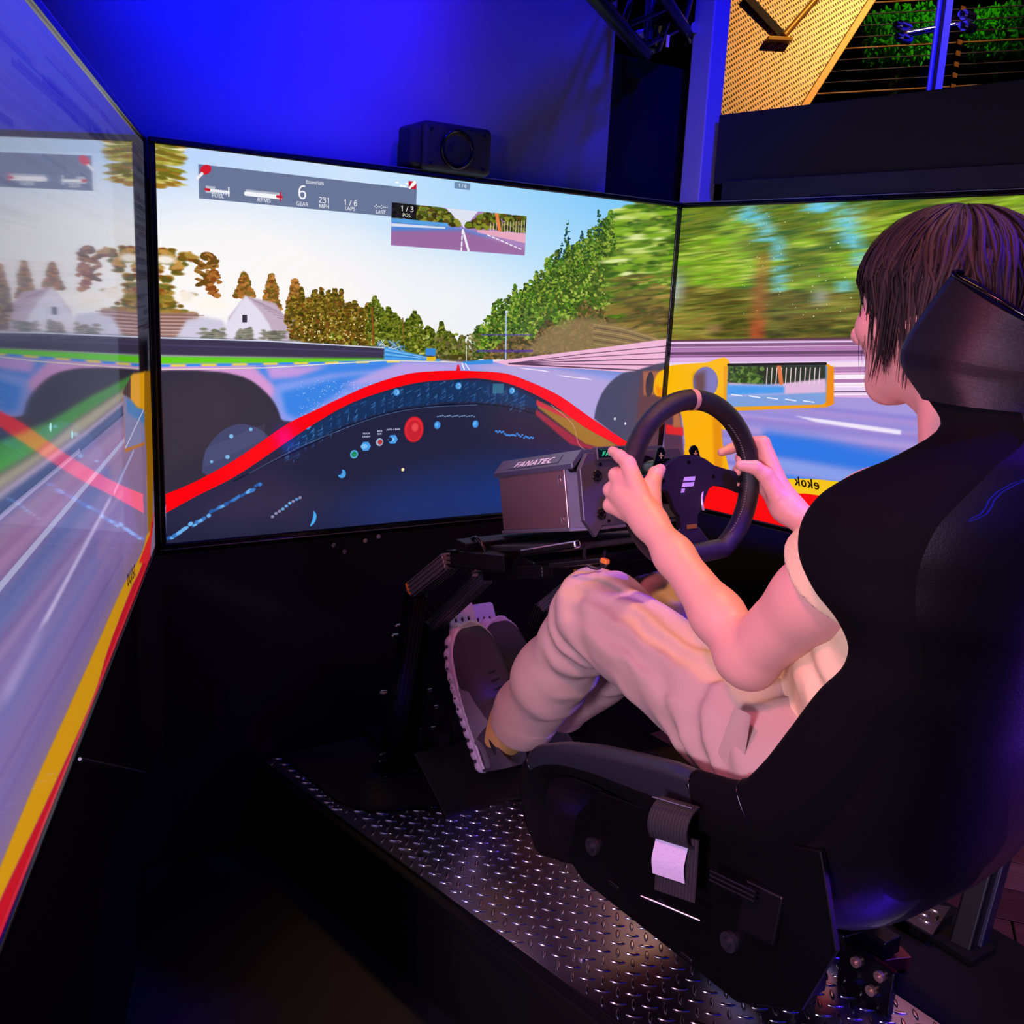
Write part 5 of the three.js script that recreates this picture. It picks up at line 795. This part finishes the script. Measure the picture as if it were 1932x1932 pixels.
  mesh('shirt_hem', (() => { // turned-up flap of the shirt by the near hip
    const pos = [], idx = []; const nu = 16, nv = 10; for (let i = 0; i <= nu; i++) for (let j = 0; j <= nv; j++) { const u = i / nu, v = j / nv, a = -0.9 + u * 1.8; pos.push(0.402 + 0.012 * Math.cos(a) - 0.012 * v * Math.cos(a * 1.4) + 0.018 * v, 0.70 - 0.105 * v - 0.012 * Math.cos(a) * v, 1.050 + 0.030 * Math.sin(a) * (0.6 + 0.5 * v) - 0.03 * v); }
    for (let i = 0; i < nu; i++) for (let j = 0; j < nv; j++) { const a = i * (nv + 1) + j; idx.push(a, a + 1, a + nv + 1, a + 1, a + nv + 2, a + nv + 1); } const g = new THREE.BufferGeometry(); g.setAttribute('position', new THREE.Float32BufferAttribute(pos, 3)); g.setIndex(idx); g.computeVertexNormals(); return g; })(), mTrouser, driver);
  // socks
  mesh('sock', sdfMesh(blend([[0.519, 0.44, 0.42, 0.520, 0.36, 0.375, 0.040, 0.044]], 0.01), [0.46, 0.30, 0.31], [0.58, 0.5, 0.48], 0.005), M(0xc9a25a, 0.85, 0, { bumpMap: weave, bumpScale: 0.0005 }), driver);
  mesh('sock', sdfMesh(blend([[0.656, 0.41, 0.33, 0.656, 0.33, 0.285, 0.040, 0.044]], 0.01), [0.60, 0.27, 0.22], [0.71, 0.47, 0.40], 0.006), M(0xc9a25a, 0.85), driver);
}
{ // shoes
  const mUp = M(0x3a3640, 0.85, 0, { bumpMap: weave, bumpScale: 0.0006 }), mSide = M(0x77727f, 0.7, 0, { bumpMap: weave, bumpScale: 0.0004 }), mSole = M(0xd2c6d8, 0.6), mLace = M(0x17161c, 0.8), mDark = M(0x101014, 0.8);
  const shoe = (heel, toe, roll) => {
    const s = new THREE.Group(); s.name = 'shoe'; driver.add(s);
    const X = V(...toe).sub(V(...heel)).normalize(), Z0 = V(1, 0, 0), Y = Z0.clone().cross(X).normalize(); const L = V(...toe).sub(V(...heel)).length();
    if (Y.z < 0) Y.negate(); const Z = X.clone().cross(Y).normalize();
    s.quaternion.setFromRotationMatrix(new THREE.Matrix4().makeBasis(X, Y, Z)); s.position.set(...heel);
    const hw = (x) => { const t = x / L; return t < 0.15 ? 0.034 + 0.008 * Math.sqrt(Math.max(0, t / 0.15)) : t < 0.7 ? 0.042 + 0.012 * Math.sin((t - 0.15) / 0.55 * Math.PI / 2) : 0.054 * Math.sqrt(Math.max(0, 1 - Math.pow((t - 0.7) / 0.3, 2))) ; };
    const side = []; for (let i = 0; i <= 40; i++) { const x = i / 40 * L; side.push([x, Math.max(0.004, hw(x))]); } const outline = [...side, ...side.slice().reverse().map(([x, y]) => [x, -y])];
    // outsole with scalloped pods
    const pods = []; for (let i = 0; i < 13; i++) { const x = 0.012 + i * (L - 0.024) / 12, w = hw(x); for (const q of [-1, 1]) { const g = new THREE.SphereGeometry(1, 12, 8); g.scale(0.0165, 0.0165, 0.016); pods.push(g.translate(x, 0.012, q * (w - 0.009))); } }
    const slab = poly(outline.filter((_, i) => i % 2 === 0), 0.024, 0.003).rotateX(Math.PI / 2).translate(0, 0.030, 0);
    const sole = mesh('sole', [slab, ...pods], mSole, s);
    const holes = []; for (let i = 0; i < 12; i++) { const x = 0.022 + i * (L - 0.04) / 12, w = hw(x); for (const q of [-1, 1]) holes.push(new THREE.SphereGeometry(1, 8, 6).scale(0.0042, 0.0052, 0.002).translate(x, 0.013, q * (w + 0.0045))); }
    mesh('sole_holes', holes, M(0x3c3244, 0.9), s);
    const up = (x, y, z) => { const t = Math.min(1, Math.max(0, x / L)), w = hw(Math.min(L * 0.985, Math.max(0.002, x))) + 0.001; const top = t < 0.42 ? 0.098 - 0.02 * t : 0.092 - (t - 0.42) * 0.085; const H = Math.max(0.03, top) * (t > 0.86 ? Math.sqrt(Math.max(0.05, 1 - Math.pow((t - 0.86) / 0.14, 2) * 0.85)) : 1);
      let d = Math.hypot(Math.max(0, Math.abs(z) - w * 0.42) / (w * 0.58), Math.max(0, y - 0.02) / (H - 0.02)) - 1; d *= Math.min(w, H) * 0.55; d = Math.max(d, -x - 0.002, x - L, 0.018 - y, Math.abs(z) - w);
      const open = ell(x, y, z, 0.058, 0.112, 0, 0.052, 0.05, 0.034); d = smax(d, -open, 0.006); return d + 0.0015 * (fbm(x * 40, y * 40, z * 40, 2) - 0.5); };
    mesh('upper', sdfMesh(up, [-0.012, 0.01, -0.06], [L + 0.01, 0.115, 0.06], 0.003), mUp, s);
    // side panels standing proud of the upper
    for (const q of [-1, 1]) { const shp = [[0.055, 0.03], [0.165, 0.028], [0.150, 0.060], [0.118, 0.080], [0.085, 0.082], [0.060, 0.055]]; const pos = [], idx = [], n = 14; for (let i = 0; i <= n; i++) for (let j = 0; j <= n; j++) { const u = i / n, v = j / n; const b = shp[0][0] + (shp[1][0] - shp[0][0]) * u, tx = shp[4][0] + (shp[2][0] - shp[4][0]) * u, ty = 0.084 - 0.026 * u; const x = b + (tx - b) * v, y = 0.027 + (ty - 0.027) * v; let z = 0.058; for (let k = 0; k < 60 && up(x, y, q * z) > 0; k++) z -= 0.001; pos.push(x, y, q * (z + 0.0016)); } for (let i = 0; i < n; i++) for (let j = 0; j < n; j++) { const a = i * (n + 1) + j; q > 0 ? idx.push(a, a + n + 1, a + 1, a + 1, a + n + 1, a + n + 2) : idx.push(a, a + 1, a + n + 1, a + 1, a + n + 2, a + n + 1); } const g = new THREE.BufferGeometry(); g.setAttribute('position', new THREE.Float32BufferAttribute(pos, 3)); g.setAttribute('uv', new THREE.Float32BufferAttribute(new Float32Array(pos.length / 3 * 2).map((_, i) => (i % 2 ? (i >> 1) % (n + 1) : Math.floor((i >> 1) / (n + 1))) * 0.006), 2)); g.setIndex(idx); g.computeVertexNormals(); mesh('side_panel', g, mSide, s);
      const hp = []; for (const [x, y] of [[0.008, 0.045], [0.02, 0.05], [0.045, 0.046], [0.058, 0.036]]) hp.push(V(x, y, q * (hw(x) - 0.001))); mesh('heel_counter', tube(hp, 0.007, 16, 8).clone(), mSide, s); }
    const lc = []; for (let i = 0; i < 5; i++) { const x = 0.108 + i * 0.016, y = 0.090 - i * 0.0052; lc.push(tube([V(x - 0.004, y - 0.012, -0.026), V(x + 0.002, y + 0.003, -0.012), V(x + 0.006, y + 0.003, 0.012), V(x + 0.002, y - 0.012, 0.026)], 0.0024, 12, 6)); } mesh('laces', lc, mLace, s);
    mesh('collar', tube([V(0.012, 0.078, 0), V(0.024, 0.076, 0.026), V(0.058, 0.076, 0.034), V(0.098, 0.082, 0.022), V(0.108, 0.088, 0), V(0.098, 0.082, -0.022), V(0.058, 0.076, -0.034), V(0.024, 0.076, -0.026)], 0.0055, 40, 8, true), mDark, s);
  };
  shoe([0.518, 0.284, 0.350], [0.512, 0.534, 0.216]); shoe([0.656, 0.244, 0.240], [0.652, 0.490, 0.107]);
}

// ───────────────────────── beams over the right screen, and the hall seen past them ─────────────────────────
const HR = V(TVW + 0.0166, 0, 0), DR = V(Math.cos(AR), 0, Math.sin(AR)), NR = V(-Math.sin(AR), 0, Math.cos(AR));
const onR = (u, y, off) => V(HR.x + DR.x * u + NR.x * off, y, HR.z + DR.z * u + NR.z * off);
{
  const bx = (name, u0, u1, y0, y1, off, dep, m) => { const g = rbox(u1 - u0, y1 - y0, dep, 0.003).rotateY(-AR), c = onR((u0 + u1) / 2, (y0 + y1) / 2, off); return struct(name, g.translate(c.x, c.y, c.z), m); };
  bx('trim_2', 0.045, 1.35, 1.458, 1.612, -0.085, 0.07, mBeam);
  bx('trim_3', 0.085, 1.35, 1.414, 1.462, -0.055, 0.05, M(0x1a1a22, 0.4));
  bx('trim_4', 0.30, 1.35, 1.4125, 1.418, -0.028, 0.006, mSteelDark);
}
{ // lighting truss
  const t = thing('lighting_truss', 'black box truss hanging over the corner of the blue panel', 'truss');
  const d = V(-0.8, 0, 0.6), a = V(0.962, 1.694, 0.10), b = V(1.296, 1.790, -0.10), up = V(0.02, 0.24, 0), L = 1.15, mT = M(0x0a0a0e, 0.35, 0.6), mB = M(0x55556a, 0.3, 0.9);
  const ch = [a, b, a.clone().add(up), b.clone().add(up)];
  for (const p of ch) mesh('chord', bar(p.clone().addScaledVector(d, -0.05), p.clone().addScaledVector(d, L), 0.015, 10), mT, t);
  for (let i = 0; i < 7; i++) { const p = (k, s) => ch[k].clone().addScaledVector(d, s * 0.16); mesh('brace', bar(p(0, i), p(1, i + 1), 0.006, 6), mB, t); mesh('brace', bar(p(0, i + 1), p(2, i), 0.006, 6), mB, t); mesh('brace', bar(p(1, i + 1), p(3, i), 0.006, 6), mB, t); mesh('brace', bar(p(2, i), p(3, i + 1), 0.006, 6), mB, t); }
  mesh('hanger', [bar(V(1.24, 1.77, -0.07), V(1.26, 2.4, -0.10), 0.008, 8), bar(V(1.0, 1.72, 0.08), V(1.0, 1.95, 0.08), 0.008, 8)], mB, t);
  for (const q of [cyl(0.012, 0.03, 1.00, 1.735, 0.06, 'z', 10), cyl(0.010, 0.02, 1.03, 1.715, 0.05, 'x', 10), cyl(0.012, 0.03, 1.215, 1.80, -0.03, 'z', 10), cyl(0.010, 0.03, 1.23, 1.785, -0.04, 'y', 10)]) mesh('clamp', q, mChrome, t);
  const sl = (x, y, z, lab) => { const q = thing('stage_light', lab, 'stage light', [x, y, z]); mesh('can', new THREE.CylinderGeometry(0.028, 0.022, 0.07, 18).rotateX(0.7).rotateZ(0.5), mBlackGloss, q); mesh('yoke', [bar(V(-0.03, 0, 0), V(-0.03, 0.06, 0), 0.003, 6), bar(V(0.03, 0, 0), V(0.03, 0.06, 0), 0.003, 6), bar(V(-0.03, 0.06, 0), V(0.03, 0.06, 0), 0.003, 6), bar(V(0, 0.06, 0), V(0, 0.085, 0), 0.004, 6)], mB, q); mesh('gel_clip', [box(0.006, 0.024, 0.004, 0.012, -0.02, 0.03)], M(0xf0c8a0, 0.5), q); };
  sl(1.055, 1.752, 0.035, 'small black can light with shiny clips at the lower end of the truss'); 
}
{ // stair soffit of perforated gold sheet
  const t = thing('staircase', 'gold perforated metal stair side with rail, beyond the black beam', 'staircase');
  const A = V(2.551, 1.942, -1.312), B = V(2.842, 1.98, -1.126), C = V(3.111, 2.426, -1.063), e1 = B.clone().sub(A).normalize(), up = C.clone().sub(B), n = e1.clone().cross(up).normalize();
  const P = (a, b) => A.clone().addScaledVector(e1, a).addScaledVector(up, b), w = B.distanceTo(A);
  const perf = canvasTex(64, 64, (c) => { c.fillStyle = '#d2ae76'; c.fillRect(0, 0, 64, 64); c.fillStyle = '#241608'; for (const [x, y] of [[16, 16], [48, 48]]) { c.beginPath(); c.ellipse(x, y, 13, 15, 0, 0, 7); c.fill(); } }, true, [1, 1]);
  const quad = (pts, thick, m, name) => { const N = n.clone().multiplyScalar(thick), a = pts.map((p) => p.clone()), b = pts.map((p) => p.clone().sub(N)), pos = [], uv = []; const tri = (...q) => q.forEach((p) => { pos.push(p.x, p.y, p.z); const r = p.clone().sub(A); uv.push(r.dot(e1) / 0.019, r.dot(up.clone().normalize()) / 0.019); });
    tri(a[0], a[1], a[2]); tri(a[0], a[2], a[3]); tri(b[0], b[2], b[1]); tri(b[0], b[3], b[2]); for (let i = 0; i < 4; i++) { const j = (i + 1) % 4; tri(a[i], b[i], b[j]); tri(a[i], b[j], a[j]); }
    const g = new THREE.BufferGeometry(); g.setAttribute('position', new THREE.Float32BufferAttribute(pos, 3)); g.setAttribute('uv', new THREE.Float32BufferAttribute(uv, 2)); g.computeVertexNormals(); return mesh(name, g, m, t); };
  quad([P(0.108, -0.4), P(w, -0.4), P(w, 1.7), P(-0.514, 1.7)], 0.01, M(0xffffff, 0.42, 0.35, { map: perf }), 'perforated_sheet');
  mesh('stringer', beam(P(w + 0.01, -0.4), P(w + 0.01, 1.7), 0.03, 0.055, 0.003, n), M(0xc89848, 0.45, 0.3), t);
  mesh('stair_beam', beam(V(2.679, 2.412, -1.33), V(2.80, 2.262, -1.22), 0.03, 0.03, 0.002), M(0x30240f, 0.6), t);
  mesh('stair_rail', bar(V(2.785, 2.262, -1.20), V(2.951, 2.475, -1.14), 0.012, 10), mGold, t);
  mesh('rail_foot', rbox(0.10, 0.016, 0.04, 0.003).rotateY(-0.6).translate(2.77, 2.245, -1.21), mGold, t);
}
{ // glazing with a blue mullion and spider fitting, and wires behind
  const t = thing('glazing_mullion', 'blue-lit upright post between glass panes with a chrome spider fitting', 'post');
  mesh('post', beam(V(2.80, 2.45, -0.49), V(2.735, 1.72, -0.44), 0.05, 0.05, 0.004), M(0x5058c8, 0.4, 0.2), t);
  mesh('post_groove', beam(V(2.775, 2.45, -0.475), V(2.711, 1.72, -0.426), 0.012, 0.012, 0.001), mBlackMatte, t);
  const s = mesh('spider_fitting', [bar(V(2.665, 2.128, -0.53), V(2.845, 2.176, -0.42), 0.011, 10)], mChrome, t);
  for (const [x, y, z] of [[2.662, 2.150, -0.535], [2.667, 2.112, -0.53], [2.850, 2.196, -0.42], [2.853, 2.160, -0.415]]) mesh('glass_bolt', [cyl(0.017, 0.05, x, y, z, 'x', 14).translate(-0.01, 0, 0), cyl(0.011, 0.03, x - 0.04, y, z, 'x', 10)], mChrome, s);
  const w = thing('cable_railing', 'row of thin horizontal steel cables behind the glass past the beam', 'railing');
  const a0 = V(3.0, 2.10, -1.55), a1 = V(4.3, 2.262, -0.75);
  for (let i = 0; i < 13; i++) { const y = (i - 2) * 0.046; mesh('cable', bar(a0.clone().add(V(0, y, 0)), a1.clone().add(V(0, y + 0.01 * i * 0, 0)), i % 4 === 2 ? 0.0045 : 0.0028, 6), i % 4 === 2 ? M(0x9a7440, 0.45, 0.3) : M(0x4a4048, 0.5, 0.4), w); }
  for (const k of [0.05, 0.42, 0.8]) { const p = a0.clone().lerp(a1, k); mesh('railing_post', beam(p.clone().add(V(0, -0.4, -0.02)), p.clone().add(V(0, 0.8, -0.02)), 0.03, 0.03, 0.002), M(0x18161c, 0.5), w); }
  for (let i = 0; i < 9; i++) { srand(900 + i); const p = a0.clone().lerp(a1, rnd()); mesh('cable_tag', box(0.03, 0.02, 0.004, p.x, p.y + (Math.floor(rnd() * 10) - 2) * 0.046, p.z + 0.01), M(0x9a6a2c, 0.6), w); }
  w.children.forEach((c) => c.name === 'cable_tag' && (c.name = 'cable_tensioner'));
  const shrub = (x, y, z, sx, sy, lab, seed) => { const q = thing('shrub', lab, 'plant', [x, y, z]); srand(seed); const g = []; for (let i = 0; i < 700; i++) { const a = rr(0, 6.28), r = Math.sqrt(rnd()), h = rr(-1, 1), lf = new THREE.SphereGeometry(0.026, 6, 4).scale(1, 0.25, 0.5); lf.rotateX(rr(0, 6)).rotateZ(rr(0, 6)).rotateY(rr(0, 6)); g.push(lf.translate(Math.cos(a) * r * sx * Math.sqrt(1 - h * h * 0.8), h * sy, Math.sin(a) * r * 0.2)); } mesh('foliage', g, M(0x7ac828, 0.7), q); mesh('stem', bar(V(0, -sy - 1.2, 0), V(0, 0, 0), 0.03, 8), M(0x4a3a20, 0.8), q); };
  shrub(5.02, 2.83, -2.35, 0.26, 0.16, 'bright green lit shrub behind the cables, left of the blue post', 61); shrub(5.58, 2.90, -2.02, 0.30, 0.14, 'dimmer green shrub behind the cables, right of the blue post', 62);
  const pane = struct('window_1', new THREE.PlaneGeometry(2.4, 1.0).rotateY(-0.55).translate(2.75, 2.15, -0.50), new THREE.MeshPhysicalMaterial({ color: 0xffffff, roughness: 0.02, transmission: 1, thickness: 0, ior: 1.45, side: THREE.DoubleSide }));
  spot('green_plant', 0x7cff30, 6, V(4.7, 4.2, -1.0), V(5.2, 2.8, -2.3), 0.3, 0.8, 4);
  spot('blue_post', 0x1a14ff, 70, V(2.0, 3.4, 0.4), V(2.75, 2.1, -0.47), 0.18, 0.8, 4);
}
{ // behind the seat, at the right edge
  const t = thing('rear_support', 'slanted black post standing on the deck behind the seat', 'support frame');
  mesh('post', beam(V(1.059, 0.603, 1.063), V(0.951, 0.200, 1.078), 0.036, 0.04, 0.005), M(0x060608, 0.5), t);
  mesh('post_edge', beam(V(1.088, 0.603, 1.076), V(0.972, 0.200, 1.094), 0.012, 0.03, 0.003), M(0x1c1c38, 0.4), t);
  mesh('post_foot', rbox(0.07, 0.012, 0.07, 0.003, 0.951, 0.2035, 1.078), mBlackMatte, t);
}
{
  const k = thing('corner_plate', 'small square of tread plate with washers, beyond the seat at the right', 'metal plate');
  mesh('plate', poly([[0.900, -0.985], [0.95, -0.965], [1.0, -1.02], [0.905, -1.05]].map(([a, b]) => [a, b]).reverse(), 0.004, 0.0005).rotateX(-Math.PI / 2).translate(0, 0.215, 0), mPlate, k);
  for (const [x, z, r] of [[0.918, 0.995, 0.3], [0.938, 0.985, 0.3], [0.940, 1.008, 1.87], [0.925, 1.022, 1.87], [0.950, 1.028, 0.3], [0.965, 1.01, 1.87]]) { const m = mesh('tread', treadGeo, mTread, k); m.position.set(x, 0.2193, z); m.rotation.y = r; m.scale.set(0.85, 1, 0.85); }
  mesh('washer', new THREE.TorusGeometry(0.008, 0.0028, 8, 20).rotateX(Math.PI / 2).translate(0.972, 0.2215, 0.992), mChrome, k);
  mesh('washer_bolt', cyl(0.005, 0.008, 0.972, 0.223, 0.992, 'y', 8), mSteelDark, k);
  mesh('spacer', rbox(0.09, 0.017, 0.05, 0.002, 0.95, 0.2055, 1.005), mBlackMatte, k);
  const r = thing('seat_bracket', 'shiny bolted bracket with a dark red block behind the seat foot', 'bracket');
  mesh('bracket_plate', rbox(0.012, 0.07, 0.09, 0.002, 0.705, 0.238, 1.075), mBlackGloss, r);
  mesh('red_block', rbox(0.075, 0.022, 0.03, 0.002).rotateY(-0.35).translate(0.79, 0.214, 1.045), M(0x5a2420, 0.35, 0.2), r);
  for (const [y, z] of [[0.255, 1.06], [0.228, 1.09], [0.258, 1.10]]) mesh('bolt', [cyl(0.008, 0.008, 0.697, y, z, 'x', 14), cyl(0.004, 0.005, 0.692, y, z, 'x', 6)], M(0xd0a890, 0.3, 0.8), r);
  mesh('mirror_plate', rbox(0.05, 0.003, 0.03, 0.001).rotateZ(-0.2).translate(0.72, 0.276, 1.02), mChrome, r);
}

{ // LED bar of the hall behind the camera: seen only as blue lines in the glossy seat shell
  const t = thing('led_bar', 'long blue light bar hanging in the hall, mirrored in the glossy seat back', 'light bar');
  for (const y of [2.15, 2.28]) mesh('led_tube', bar(V(-1.2, y, 4.6), V(3.4, y, 4.6), 0.02, 10), M(0x000000, 0.5, 0, { emissive: 0x1a20ff, emissiveIntensity: 14 }), t);
  mesh('housing', box(4.7, 0.22, 0.03, 1.1, 2.215, 4.64), mBlack, t);
  for (const x of [-0.8, 3.0]) mesh('hanger', bar(V(x, 2.32, 4.64), V(x, 5.0, 4.64), 0.008, 6), mBlack, t);
}

scene.traverse((o) => { if (o.isMesh) o.castShadow = o.receiveShadow = true; });
renderer.render(scene, camera);
